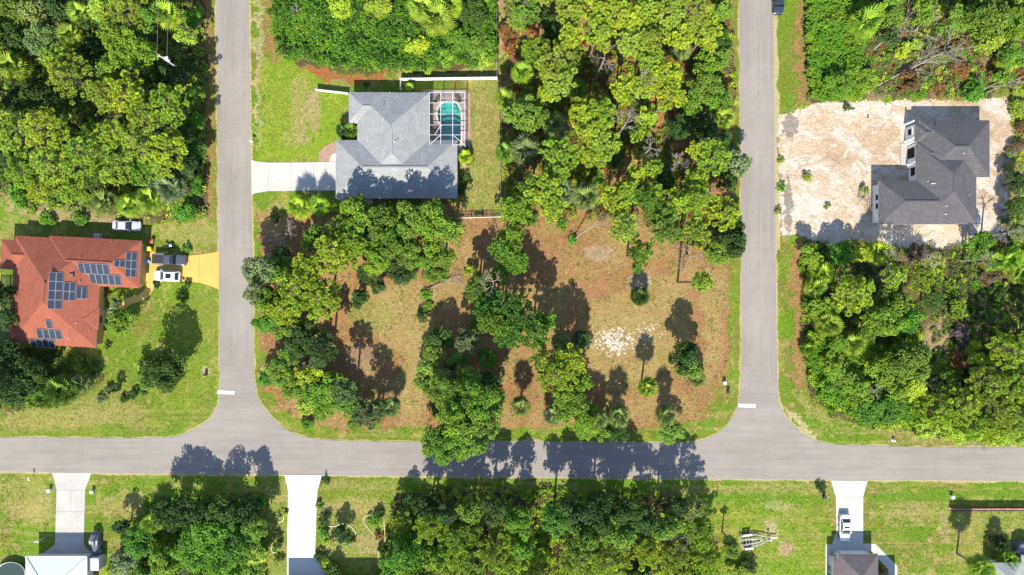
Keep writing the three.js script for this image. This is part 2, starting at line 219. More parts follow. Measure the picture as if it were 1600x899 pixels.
  for (let j = 0; j < GH; j++) for (let i = 0; i < GW; i++, o += 4) {
    const px = x0 + i * kx, py = y0 + j * ky, mx = px * S, my = py * S;
    const n1 = fbm(mx * 0.16, my * 0.16), n2 = fbm(mx * 0.7 + 40, my * 0.7), n3 = noise(mx * 3.1, my * 3.1 + 70), n4 = noise(mx * 6.3 + 9, my * 6.3), fine = ntab[(j & 511) * 512 + (i & 511)];
    const c = [0, 0, 0]; lerp(c, col.lawn, 1); lerp(c, col.olive, smooth(0.38, 0.58, n1)); lerp(c, col.bright, 0.45 * smooth(0.50, 0.64, fbm(mx * 0.3 + 200, my * 0.3))); lerp(c, col.lush, 0.7 * smooth(0.56, 0.44, n1 * 0.5 + n2 * 0.5)); lerp(c, col.dry, 0.75 * smooth(0.52, 0.72, n2 * 0.65 + n3 * 0.35));
    lerp(c, col.pale, 0.45 * smooth(0.78, 0.9, n3 * 0.6 + n2 * 0.4));
    if (py > 640) { const st = noise(mx * 0.12, my * 2.6 + n1 * 2); lerp(c, col.lush, 0.45 * smooth(0.58, 0.8, st)); lerp(c, col.dry, 0.4 * smooth(0.42, 0.22, st)); }
    const wx = px + (n2 - 0.5) * 26 + (n3 - 0.5) * 7, wy = py + (fbm(mx * 0.7, my * 0.7 + 90) - 0.5) * 26 + (n4 - 0.5) * 7;
    for (const b of boxed) if (px > b[3] && px < b[4] && py > b[5] && py < b[6] && inside(wx, wy, b[0])) lerp(c, b[1], clamp(b[2] * (0.55 + 0.9 * (n3 * 0.5 + n4 * 0.5))));
    for (const b of spots) { const k = blob(px, py, b[0], b[1], b[2], b[3]); if (k > 0) lerp(c, b[4], smooth(0.35, 0.75, k * 0.6 + n3 * 0.3 + n4 * 0.25) * b[5]); }
    // litter lot: needles, weeds, bare sand between
    if (inside(wx, wy, ZONE.lot)) { lerp(c, col.duff, 0.3 * smooth(0.6, 0.85, n4)); lerp(c, col.dry, 0.35 * smooth(0.44, 0.64, fbm(mx * 0.25 + 90, my * 0.25))); lerp(c, col.olive, 0.45 * smooth(0.58, 0.74, n2)); lerp(c, col.pale, 0.6 * smooth(0.72, 0.86, n3 * 0.55 + n4 * 0.45)); }
    { const k = blob(px, py, 960, 534, 52, 34), k2 = blob(px, py, 1010, 520, 46, 30), k3 = Math.max(k, k2 * 0.7); if (k3 > 0) lerp(c, col.white, 0.9 * smooth(0.62, 0.80, k3 * 0.45 + n4 * 0.38 + n3 * 0.25)); }
    if (inside(px + (n2 - 0.5) * 16 + (n3 - 0.5) * 5, py + (n1 - 0.5) * 20 + (n4 - 0.5) * 5, ZONE.sandLot)) {
      lerp(c, col.sand, 1);
      const wob = fbm(mx * 0.3 + 5, my * 0.3), str = fbm(mx * 0.30 + 3 + wob * 3, my * 0.55 + wob * 4), big = fbm(mx * 0.13 + 8, my * 0.16 + 50), rut = fbm(mx * 0.12, my * 1.5 + wob * 5);
      lerp(c, col.tan, 0.6 * smooth(0.42, 0.62, big) * smooth(1240, 1320, px) * smooth(360, 300, py)); lerp(c, col.white, 0.7 * smooth(0.40, 0.66, str)); lerp(c, col.white, 0.5 * smooth(0.46, 0.56, noise(mx * 0.1, my * 0.9 + wob * 4)) * smooth(1330, 1250, px)); lerp(c, col.tan, 0.55 * smooth(0.55, 0.66, rut) * smooth(1400, 1240, px)); lerp(c, col.dirt, 0.28 * smooth(0.66, 0.88, n3 * 0.5 + n4 * 0.5)); lerp(c, col.dirt, 0.3 * smooth(0.62, 0.74, fbm(mx * 0.9 + 30, my * 0.9)));
      if (py > 340) lerp(c, col.white, 0.35 * n2);
    }
    { const a = blob(px, py, 1232, 196, 16, 30), b = blob(px, py, 1231, 322, 9, 58); lerp(c, col.grey, clamp((a > 0 ? smooth(0.25, 0.6, a + (n3 - 0.5) * 0.9 + (n2 - 0.5) * 1.2) : 0) + (b > 0 ? smooth(0.2, 0.55, b + (n3 - 0.5) * 0.8 + (n2 - 0.5) * 1.4) : 0)) * (0.55 + 0.45 * n4)); }
    if (px > 1208 && px < 1222 && py > 160 && py < 380) lerp(c, col.olive, smooth(0.45, 0.6, n2) * 0.8);
    const k = 0.64 + 0.36 * n4 + 0.36 * fine;
    for (let q = 0; q < 3; q++) { const v = clamp(c[q] * k); data[o + q] = 255 * (v <= 0.0031308 ? 12.92 * v : 1.055 * Math.pow(v, 1 / 2.4) - 0.055); }
    data[o + 3] = 255;
  }
  // crushed shell and sand along the carriageway edge
  const put = (px, py, c, t) => { const i = Math.round((px - x0) / kx), j = Math.round((py - y0) / ky); if (i < 0 || j < 0 || i >= GW || j >= GH) return; const q = (j * GW + i) * 4; for (let z = 0; z < 3; z++) { const v = c[z], e = 255 * (1.055 * Math.pow(v, 1 / 2.4) - 0.055); data[q + z] += (e - data[q + z]) * t; } };
  for (let e = 0; e < roadPts.length; e++) {
    const a = roadPts[e], b = roadPts[(e + 1) % roadPts.length], L = Math.hypot(b[0] - a[0], b[1] - a[1]);
    if (L > 1e-6) for (let s = 0; s < L; s += 0.45) {
      const x = a[0] + (b[0] - a[0]) * s / L, y = a[1] + (b[1] - a[1]) * s / L; if (x < x0 || x > 1800 || y < y0 || y > 1020) continue;
      const nx = -(b[1] - a[1]) / L, ny = (b[0] - a[0]) / L, wdt = (x > 1200 && x < 1222 && y < 390 ? 7 : 2.6) * (0.2 + 1.2 * noise(x * 0.06, y * 0.06 + 4));
      for (let w = -wdt; w < wdt; w += 0.5) if (rnd() < 0.62) put(x + nx * w, y + ny * w, col.pale, 0.75);
    }
  }
  const map = new THREE.DataTexture(data, GW, GH); map.colorSpace = THREE.SRGBColorSpace; map.magFilter = THREE.LinearFilter; map.minFilter = THREE.LinearFilter; map.needsUpdate = true;
  const w = 2040 * S, h = 1151 * S, gx = X(x0), gz = Z(y0), cut = (x0_, z0_, x1_, z1_, y) => {                        // a sheet with the pit for the pool left open
    const sh = new THREE.Shape([[x0_, z0_], [x1_, z0_], [x1_, z1_], [x0_, z1_]].map(([x, z]) => new THREE.Vector2(x, -z)));
    sh.holes.push(new THREE.Path(P2([[680, 156], [723, 156], [723, 227], [680, 227]]).map(([x, z]) => new THREE.Vector2(x, -z)))); return new THREE.ShapeGeometry(sh).rotateX(-Math.PI / 2).translate(0, y, 0); };
  const g = cut(gx, gz, gx + w, gz + h, 0); { const uv = g.attributes.uv, p = g.attributes.position; for (let i = 0; i < uv.count; i++) uv.setXY(i, (p.getX(i) - gx) / w, (p.getZ(i) - gz) / h); }
  const tuft = tex(512, 512, (i, j) => { const v = 0.4 * tnoise(i, j, 512, 128, 1) + 0.35 * tnoise(i, j, 512, 60, 2) + 0.25 * tnoise(i, j, 512, 20, 3); return [v, v, v]; }, false); tuft.repeat.set(w / 12, h / 12);
  structure('ground', g, mat(0xffffff, 0.97, { map, bumpMap: tuft, bumpScale: 0.13 }), 'mown and weedy lawn, leaf litter and bare sand between the roads', 'ground');
  const far = tex(512, 512, (i, j) => { const t = tnoise(i, j, 512, 7, 1) * 0.6 + tnoise(i, j, 512, 29, 2) * 0.4, k = 0.8 + 0.4 * tnoise(i, j, 512, 180, 3); return [mix(0.09, 0.14, t) * k, mix(0.13, 0.13, t) * k, mix(0.02, 0.05, t) * k]; }, true); far.repeat.set(1 / 40, 1 / 40);
  structure('terrain', cut(-1200, -1200, 1200, 1200, -0.03), mat(0xffffff, 0.97, { map: far }), 'flat grassland running on beyond the surveyed blocks', 'terrain');
}

// ---------------------------------------------------------------- roads, markings, drives
{
  const at = (k) => roadPts.findIndex(p => p[0] === k[0] && p[1] === k[1]), seg = (k, l) => roadPts.slice(at(k), at(l) + 1);
  const turnUv = g => { const p = g.attributes.position, u = g.attributes.uv; for (let i = 0; i < u.count; i++) u.setXY(i, p.getZ(i), p.getX(i)); return g; };
  const leftL = seg([333.5, -420], [343, 560]), leftR = seg([396, 590], [384, -420]), rightR = seg([1214.5, 600], [1204, -420]), rightL = seg([1151, -420], [1158.5, 560]);
  const street = [...seg([343, 560], [1214.5, 600]), ...seg([1158.5, 560], [396, 590])];
  structure('street', slab(P2(street), -0.02, 0.035), M.asphalt, 'weathered grey asphalt street crossing the lower part of the view', 'road');
  structure('side_road', turnUv(slab(P2([...leftL, ...leftR]), -0.02, 0.035)), M.asphalt, 'weathered asphalt side road passing the yellow drive and grey-roofed house', 'road');
  structure('side_road', turnUv(slab(P2([...rightR, ...rightL]), -0.02, 0.035)), M.asphalt, 'weathered asphalt side road passing the sandy plot', 'road');
  const bars = [[[339, 610.5], [366, 611.5], [366, 616.5], [339, 615.5]], [[1154, 631.5], [1181, 632], [1181, 637], [1154, 636.5]]];
  const lab = ['worn white stop line where the road beside the yellow drive ends', 'worn white stop line where the road beside the sandy plot ends'];
  bars.forEach((b, i) => structure('stop_line', slab(P2(b), 0.036, 0.041), M.marking, lab[i], 'road marking'));
}
function drive(name, label, m, slabs, top = 0.05) {
  const o = thing(name, label, 'driveway'); o.userData.kind = 'structure';
  for (const s of slabs) {
    const w = P2(s), cx = w.reduce((a, p) => a + p[0], 0) / w.length, cz = w.reduce((a, p) => a + p[1], 0) / w.length;
    part('slab', slab(w.map(([x, z]) => { const d = Math.hypot(x - cx, z - cz); return [x - (x - cx) / d * 0.025, z - (z - cz) / d * 0.025]; }), -0.02, top + rr(-0.003, 0.003)), m, o);
  }
  return o;
}
drive('driveway', 'cream concrete driveway leading to the grey-roofed house with the pool', M.brightConcrete, [[[392, 249], [400, 252], [419, 254], [419, 299], [400, 302], [393, 305]], [[419, 254], [455, 254], [455, 298.5], [419, 299]], [[455, 254], [490, 253.5], [490, 298], [455, 298.5]], [[490, 253.5], [526, 252], [526, 298], [490, 298]]]);
drive('driveway', 'white concrete driveway of the house with the white metal roof', M.concrete, [[[81, 738.5], [143, 739], [133, 766], [88, 766]], [[88, 766], [110, 766], [110, 800], [87, 800]], [[110, 766], [133, 766], [132.5, 800], [110, 800]], [[87, 800], [132, 800], [131, 838], [86, 838]], [[86, 838], [131, 838], [131, 852], [146, 868], [62, 868], [85, 852]]]);
drive('driveway', 'brilliant white driveway between the two lower thickets', M.driveWhite, [[[444, 742.5], [503, 743], [496, 768], [450, 768]], [[450, 768], [496, 768], [494, 815], [449, 815]], [[449, 815], [494, 815], [492, 872], [448, 872]], [[448, 872], [492, 872], [505, 888], [530, 899], [535, 925], [448, 925]]]);
drive('driveway', 'pale concrete driveway with the white sedan parked on it', M.brightConcrete, [[[1298, 751], [1356, 751.5], [1349, 777], [1306, 777]], [[1306, 777], [1327, 777], [1327, 832], [1307, 832]], [[1327, 777], [1349, 777], [1349, 832], [1327, 832]], [[1307, 832], [1349, 832], [1349, 866], [1300, 866], [1300, 850]]]);
drive('driveway', 'bright yellow painted driveway in front of the red-roofed house', M.yellowConcrete, [[[338, 394], [342, 394], [342, 452.5], [325, 446], [311, 442], [311, 398]], [[311, 398], [311, 442], [280, 440], [262, 440], [262, 396], [290, 400]], [[262, 393], [262, 440], [240, 440], [218, 440], [218, 393]]]);
{
  const o = thing('garden_path', 'curving yellow painted footpath from the yellow drive to the front door', 'path'); o.userData.kind = 'structure';
  part('paving', slab(P2([[231, 430], [243, 432], [240, 450], [236, 460], [222, 470], [204, 476], [194, 484], [184, 491], [178, 484], [188, 474], [200, 465], [216, 461], [226, 453], [229, 443]]), -0.02, 0.042), M.yellowConcrete, o);
  const e = thing('walkway', 'pale concrete walk wrapping the lower house with the slate roof', 'path'); e.userData.kind = 'structure';
  part('paving', slab(P2([[1349, 850], [1368, 850], [1402, 885], [1403, 930], [1390, 930], [1388, 890], [1362, 862], [1349, 862]]), -0.02, 0.046), M.brightConcrete, e);
  part('paving', slab(P2([[1290, 851], [1300, 851], [1304, 930], [1290, 930]]), -0.02, 0.046), M.brightConcrete, e);
}

// ---------------------------------------------------------------- houses
function hip(g, b) {
  const { xa, xb, za, zb, e, m } = b, alongX = b.along ? b.along === 'x' : xb - xa >= zb - za, f = 0.2;
  const R = (x, z) => alongX ? [x, z] : [z, x], A0 = alongX ? xa : za, A1 = alongX ? xb : zb, B0 = alongX ? za : xa, B1 = alongX ? zb : xb;
  const half = (B1 - B0) / 2, top = e + m * half, mid = (B0 + B1) / 2, h0 = b.hip0 ?? true, h1 = b.hip1 ?? true, r0 = A0 + (h0 ? half : 0), r1 = A1 - (h1 ? half : 0), sl = Math.hypot(1, m);
  const P = (a, y, c) => { const q = R(a, c); return [q[0], y, q[1]]; };
  const face = (pts, uvs) => {
    for (let k = 1; k + 1 < pts.length; k++) {
      let i = [0, k, k + 1]; const [p, q, r] = i.map(n => pts[n]);
      const ny = (q[2] - p[2]) * (r[0] - p[0]) - (q[0] - p[0]) * (r[2] - p[2]); if (ny < 0) i = [0, k + 1, k];
      g.tri(pts[i[0]], pts[i[1]], pts[i[2]], null, uvs[i[0]], uvs[i[1]], uvs[i[2]]);
    }
  };
  face([P(A0, e, B0), P(A1, e, B0), P(r1, top, mid), P(r0, top, mid)], [[A0, 0], [A1, 0], [r1, half * sl], [r0, half * sl]]);
  face([P(A0, e, B1), P(A1, e, B1), P(r1, top, mid), P(r0, top, mid)], [[A0, 3], [A1, 3], [r1, 3 + half * sl], [r0, 3 + half * sl]]);
  face([P(A0, e, B0), P(A0, e, B1), P(r0, top, mid)], [[B0, 1], [B1, 1], [mid, 1 + half * sl]]);
  face([P(A1, e, B0), P(A1, e, B1), P(r1, top, mid)], [[B0, 2], [B1, 2], [mid, 2 + half * sl]]);
  const ring = [P(A0, e, B0), P(A1, e, B0), P(A1, e, B1), P(A0, e, B1)], fasc = b.fascia;
  for (let k = 0; k < 4; k++) { const p = ring[k], q = ring[(k + 1) % 4], lo = v => [v[0], v[1] - f, v[2]]; fasc.quad(p, q, lo(q), lo(p)); }
  { const lo = ring.map(v => [v[0], v[1] - f + b.k * 0.004, v[2]]); fasc.quad(lo[0], lo[1], lo[2], lo[3]); }
  b.h = (x, z) => { if (x < xa || x > xb || z < za || z > zb) return -1; const a = alongX ? x : z, c = alongX ? z : x; let d = Math.min(c - B0, B1 - c); if (h0) d = Math.min(d, a - A0); if (h1) d = Math.min(d, A1 - a); return e + m * d; };
  // ridge and hip caps
  b.caps.push([P(r0, top + 0.02, mid), P(r1, top + 0.02, mid)]);
}
function house(name, label, ox, oy, turn, roofM, wallM, blocks, o = {}) {
  const t = thing(name, label, 'house', X(ox), Z(oy), turn), c = Math.cos(turn), s = Math.sin(turn);
  const loc = (px, py, h = 0) => { const x = X(px, h) - X(ox), z = Z(py, h) - Z(oy); return [x * c - z * s, x * s + z * c]; };
  const roofG = new GB(), fas = new GB(), walls = [], caps = [];
  const bl = blocks.map((q, k) => {
    const e = (q.e ?? o.e ?? 2.75) + k * 0.006, a = loc(q.x0, q.y0, e), d = loc(q.x1, q.y1, e), j = k * 0.005;
    const b = { xa: Math.min(a[0], d[0]) - j, xb: Math.max(a[0], d[0]) + j, za: Math.min(a[1], d[1]) - j, zb: Math.max(a[1], d[1]) + j, e, m: q.m ?? o.m ?? 0.42, hip0: q.hip0, hip1: q.hip1, along: q.along, fascia: fas, caps, k };
    hip(roofG, b); const v = q.over ?? 0.5;
    walls.push(box(b.xb - b.xa - 2 * v, e - 0.12, b.zb - b.za - 2 * v, (b.xa + b.xb) / 2, (e - 0.12) / 2, (b.za + b.zb) / 2));
    return b;
  });
  const rg = roofG.geo(); rg.computeVertexNormals();
  part('wall', mergeAll(walls), wallM, t);
  const roof = part('roof', rg, roofM, t); const fg = fas.geo(); fg.computeVertexNormals(); part('fascia', fg, o.fascia ?? M.paintWhite, roof);
  const top = (x, z) => Math.max(...bl.map(b => b.h(x, z)));
  const onRoof = (px, py) => { let h = 3.5, q; for (let k = 0; k < 12; k++) { q = loc(px, py, h); const n = top(q[0], q[1]); h = n > 0 ? n : 3; } q = loc(px, py, h); return [q[0], h, q[1]]; };
  const slope = (x, z) => { const d = 0.05; return new THREE.Vector3(-(top(x + d, z) - top(x - d, z)) / (2 * d), 1, -(top(x, z + d) - top(x, z - d)) / (2 * d)).normalize(); };
  if (!o.noCaps) for (const [a, b] of caps) { if (Math.hypot(a[0] - b[0], a[2] - b[2]) > 0.3) part('ridge_cap', bar(a, b, 0.26, 0.06), roofM, roof); }
  return { t, roof, loc, bl, top, onRoof, slope };
}
function windowOn(H, x, y, z, w, h, face, frameM = M.vinyl, paneM = M.darkGlass, name = 'window') {      // face: 'w', 'e', 'n', 's' of the house's own axes
  const g = new THREE.Group(); g.name = name; g.position.set(x, y, z); g.rotation.y = { s: 0, e: Math.PI / 2, n: Math.PI, w: -Math.PI / 2 }[face]; H.t.add(g);
  part('frame', mergeAll([box(w, 0.09, 0.10, 0, h / 2, 0), box(w, 0.09, 0.10, 0, -h / 2, 0), box(0.09, h - 0.09, 0.10, -w / 2, 0, 0), box(0.09, h - 0.09, 0.10, w / 2, 0, 0)]), frameM, g);
  part('pane', box(w - 0.09, h - 0.09, 0.03, 0, 0, 0.004), paneM, g);
  return g;
}
function vents(H, list) { for (const [px, py, r = 0.06, h = 0.35] of list) { const [x, y, z] = H.onRoof(px, py); part('vent_pipe', cyl(r, r, h + 0.25, x, y - 0.25, z, 8), pick([M.black, M.paintWhite, M.steel]), H.roof); } }
const panelGeo = (w, d) => { const g = new GB(), f = 0.032, hx = w / 2, hz = d / 2, T = 0.05, L = [0.20, 0.205, 0.21], D = [0.016, 0.019, 0.026];
  const v = (x, z, y = T) => [x, y, z];
  g.quad(v(-hx + f, hz - f), v(hx - f, hz - f), v(hx - f, -hz + f), v(-hx + f, -hz + f), D);
  g.quad(v(-hx, hz), v(hx, hz), v(hx - f, hz - f), v(-hx + f, hz - f), L); g.quad(v(hx, hz), v(hx, -hz), v(hx - f, -hz + f), v(hx - f, hz - f), L); g.quad(v(hx, -hz), v(-hx, -hz), v(-hx + f, -hz + f), v(hx - f, -hz + f), L); g.quad(v(-hx, -hz), v(-hx, hz), v(-hx + f, hz - f), v(-hx + f, -hz + f), L);
  for (const [a, b] of [[[-hx, hz], [hx, hz]], [[hx, hz], [hx, -hz]], [[hx, -hz], [-hx, -hz]], [[-hx, -hz], [-hx, hz]]]) g.quad(v(...a, -0.08), v(...b, -0.08), v(...b), v(...a), L);
  const q = g.geo(); q.computeVertexNormals(); return q; };
const panelM = new THREE.MeshPhysicalMaterial({ vertexColors: true, roughness: 0.22, clearcoat: 0.5, clearcoatRoughness: 0.1 });
const pgCache = {};
function panels(H, px0, py0, px1, py1, cols, rows) {                 // corners on the roof, cells filled with panels
  const a = H.onRoof(px0, py0), b = H.onRoof(px1, py0), c = H.onRoof(px0, py1), n = H.slope((a[0] + b[0] + c[0]) / 3, (a[2] + b[2] + c[2]) / 3 + 0.01);
  const mx = (a[0] + c[0]) / 2, mz = (a[2] + b[2]) / 2;
  const w = Math.abs(b[0] - a[0]) / cols / Math.max(0.5, Math.sqrt(1 - n.x * n.x)), d = Math.abs(c[2] - a[2]) / rows / Math.max(0.5, Math.sqrt(1 - n.z * n.z));
  const key = `${w.toFixed(2)}_${d.toFixed(2)}`, geo = pgCache[key] ??= panelGeo(w - 0.03, d - 0.03);
  const q = new THREE.Quaternion().setFromUnitVectors(new THREE.Vector3(0, 1, 0), n);
  for (let i = 0; i < cols; i++) for (let j = 0; j < rows; j++) {
    const x = mix(a[0], b[0], (i + 0.5) / cols), z = mix(a[2], c[2], (j + 0.5) / rows), y = H.top(x, z);
    const p = part('solar_panel', geo, panelM, H.roof); p.quaternion.copy(q); p.position.set(x + n.x * 0.1, y + n.y * 0.1, z + n.z * 0.1);
  }
}
// 1. grey-roofed house with the pool
{
  const H = house('bungalow', 'bungalow with pale grey shingle roof beside the screened swimming pool', 630, 230, 0, M.greyRoof, M.stucco, [
    { x0: 558, y0: 144.5, x1: 671, y1: 300, along: 'z' }, { x0: 524.5, y0: 219, x1: 714.5, y1: 310 }, { x0: 545, y0: 144.2, x1: 604, y1: 192, along: 'x' }], { m: 0.40, fascia: M.paintWhite });
  vents(H, [[617, 222, 0.09, 0.4], [600, 163, 0.05, 0.3], [622, 218, 0.05, 0.3], [609, 145, 0.05, 0.2]]);
  { const a = H.onRoof(611, 200), b = H.onRoof(611, 240); part('ridge_vent', bar([a[0], a[1] + 0.06, a[2]], [b[0], b[1] + 0.06, b[2]], 0.35, 0.08), mat([0.156, 0.156, 0.156], 0.8), H.roof); }
  for (const [x, z, w] of [[545, 311, 1.6], [600, 311, 1.2], [650, 311, 1.2], [695, 311, 1.6]]) { const b = H.bl[1]; windowOn(H, H.loc(x, z)[0], 1.5, b.zb - 0.5 + 0.04, w, 1.2, 's'); }
  windowOn(H, H.bl[1].xa + 0.46, 1.15, H.loc(0, 270)[1], 4.9, 2.1, 'w', M.vinyl, M.paintWhite, 'garage_door');
  const d = thing('paver_apron', 'curved pink brick paving beside the front of the grey-roofed house', 'paving'); d.userData.kind = 'structure';
  part('paving', slab(P2([[498, 252], [498, 240], [506, 229], [524, 221], [530, 221], [530, 236], [518, 242], [514, 252]]), -0.02, 0.045), M.paver, d); part('paving', slab(P2([[514, 252], [518, 242], [530, 236], [530, 252]]), -0.02, 0.047), M.brightConcrete, d);
  const k = thing('side_slab', 'narrow concrete pad along the tree side of the grey-roofed house', 'paving'); k.userData.kind = 'structure'; part('paving', slab(P2([[526, 304], [582, 304], [582, 317], [536, 317], [528, 312]]), -0.02, 0.05), M.brightConcrete, k);
  const gate = thing('side_gate', 'thin white gate among trees beside the grey-roofed house', 'gate'); part('rail', bar([X(603), 1.5, Z(319)], [X(603), 1.5, Z(330)], 0.06, 0.06), M.vinyl, gate); for (const y of [319, 330]) part('post', box(0.1, 1.6, 0.1, X(603), 0.8, Z(y)), M.vinyl, gate);
}
// pool, deck and screen cage
{
  const dk = thing('pool_deck', 'tan paved deck around the kidney shaped pool', 'deck'); dk.userData.kind = 'structure';
  const poolPx = [[690, 208], [690, 196], [686, 190], [683.5, 180], [684.5, 171], [689, 164], [697, 159.5], [706, 159], [713, 162], [718, 170], [720, 180], [720, 208], [718, 224], [692, 224]];
  const curve = new THREE.CatmullRomCurve3(poolPx.map(([x, y]) => new THREE.Vector3(X(x), 0, Z(y))), true, 'catmullrom', 0.35), ring = curve.getPoints(64).slice(0, -1).map(v => [v.x, v.z]);
  const cx = X(703), cz = Z(192), grow = k => ring.map(([x, z]) => { const d = Math.hypot(x - cx, z - cz); return [x + (x - cx) / d * k, z + (z - cz) / d * k]; });
  part('paving', slab(P2([[660, 140], [729.5, 140], [729.5, 236], [660, 236]]), -0.02, 0.06, [grow(0.02)]), M.deck, dk);
  part('border', slab(P2([[729.7, 142], [735, 146], [735, 230], [732, 262], [722, 262], [722, 238], [729.7, 236.2]]), -0.02, 0.055), M.paver, dk);
  const p = thing('swimming_pool', 'kidney shaped swimming pool with turquoise water under a screen cage', 'pool');
  const wall = new GB(), floor = -1.5, n = ring.length;
  for (let i = 0; i < n; i++) { const a = ring[i], b = ring[(i + 1) % n]; wall.quad([a[0], 0.0, a[1]], [b[0], 0.0, b[1]], [b[0], floor, b[1]], [a[0], floor, a[1]]); }
  const wg = wall.geo(); wg.computeVertexNormals(); part('basin_wall', wg, M.pool, p); part('basin_floor', slab(ring, floor - 0.1, floor), M.pool, p);
  part('coping', slab(grow(0.34), 0.03, 0.09, [grow(-0.02)]), mat([0.359, 0.343, 0.312], 0.8), p);
  part('step', slab(P2([[686, 166], [697, 160], [708, 160], [716, 167], [716, 172], [706, 166], [696, 167], [690, 172]]), floor, -0.5), M.pool, p);
  part('bench', slab(P2([[685, 186], [696, 181], [710, 181], [719, 186], [719, 190], [710, 184.5], [697, 184.5], [687, 191]]), floor, -0.9), M.poolDark, p);
  part('water', new THREE.ShapeGeometry(new THREE.Shape(grow(-0.012).map(([x, z]) => new THREE.Vector2(x, -z)))).rotateX(-Math.PI / 2).translate(0, -0.1, 0), M.water, p);
  for (const x of [692, 694]) { const c = new THREE.CatmullRomCurve3([[0, 0.06, -0.3], [0, 0.8, -0.2], [0, 0.85, 0.2], [0, 0.1, 0.55]].map(v => new THREE.Vector3(X(x) - 0.6 + v[2], v[1], Z(203)))); part('handrail', new THREE.TubeGeometry(c, 12, 0.03, 6), M.steel, p); }
  const c = thing('pool_cage', 'white aluminium framed screen enclosure over the swimming pool', 'screen enclosure');
  const ht = 3.0, xl = X(671, ht), xr = X(726, ht), zt = Z(144.5, ht), zb = Z(226.5, ht), top = 3.35;
  const b = (a, d, w = 0.065) => part('beam', bar(a, d, w, 0.1), M.aluminium, c), q = [0, 0.2, 0.41, 0.62, 0.81, 1];
  for (const k of q) { const z = mix(zt, zb, k); b([xl, ht, z], [xr, ht, z]); }
  const mx = [mix(xl, xr, 0.32), mix(xl, xr, 0.66)];
  for (const x of mx) b([x, ht + 0.03, zt], [x, ht + 0.03, zb], 0.07); b([xr, ht, zt], [xr, ht, zb]); b([xl, ht, zt], [xl, ht, zb]);
  b([mx[0], ht + 0.05, mix(zt, zb, 0.81)], [xl, ht + 0.05, zb]); b([mx[1], ht + 0.05, mix(zt, zb, 0.81)], [xr, ht + 0.05, zb]); b([mx[0], 3.04, mix(zt, zb, 0.62)], [xl + 0.9, 3.04, mix(zt, zb, 0.81)], 0.06);
  for (const k of q) part('post', box(0.09, ht, 0.09, xr, ht / 2, mix(zt, zb, k)), M.aluminium, c);
  for (const x of [xl, ...mx]) part('post', box(0.09, ht, 0.09, x, ht / 2, zt), M.aluminium, c);
  part('roof_screen', new THREE.PlaneGeometry(xr - xl, zb - zt).rotateX(-Math.PI / 2).translate((xl + xr) / 2, ht + 0.06, (zt + zb) / 2), M.screen, c);
  part('side_screen', new THREE.PlaneGeometry(zb - zt, ht).rotateY(Math.PI / 2).translate(xr + 0.05, ht / 2, (zt + zb) / 2), M.screen, c); part('side_screen', new THREE.PlaneGeometry(xr - xl, ht).translate((xl + xr) / 2, ht / 2, zt - 0.05), M.screen, c);
  const lounger = (px, py, a, lab) => { const t = thing('pool_chair', lab, 'chair', X(px), Z(py), a); const dm = mat([0.047, 0.039, 0.035], 0.8); part('seat', rbox(0.6, 0.07, 1.1, 0.02, 0, 0.42, 0.1), dm, t); part('backrest', rbox(0.6, 0.07, 0.8, 0.02, 0, 0, 0).rotateX(0.9).translate(0, 0.72, -0.62), dm, t); for (const [x, z] of [[-0.26, -0.4], [0.26, -0.4], [-0.26, 0.55], [0.26, 0.55]]) part('leg', box(0.05, 0.385, 0.05, x, 0.06 + 0.1625, z), dm, t); };
  lounger(684, 156, 2.4, 'dark lounge chair at the shallow corner of the pool deck'); lounger(716, 155, -2.6, 'dark lounge chair by the outer corner post of the pool cage'); lounger(681, 200, 1.5, 'dark lounge chair against the house wall beside the pool');
}
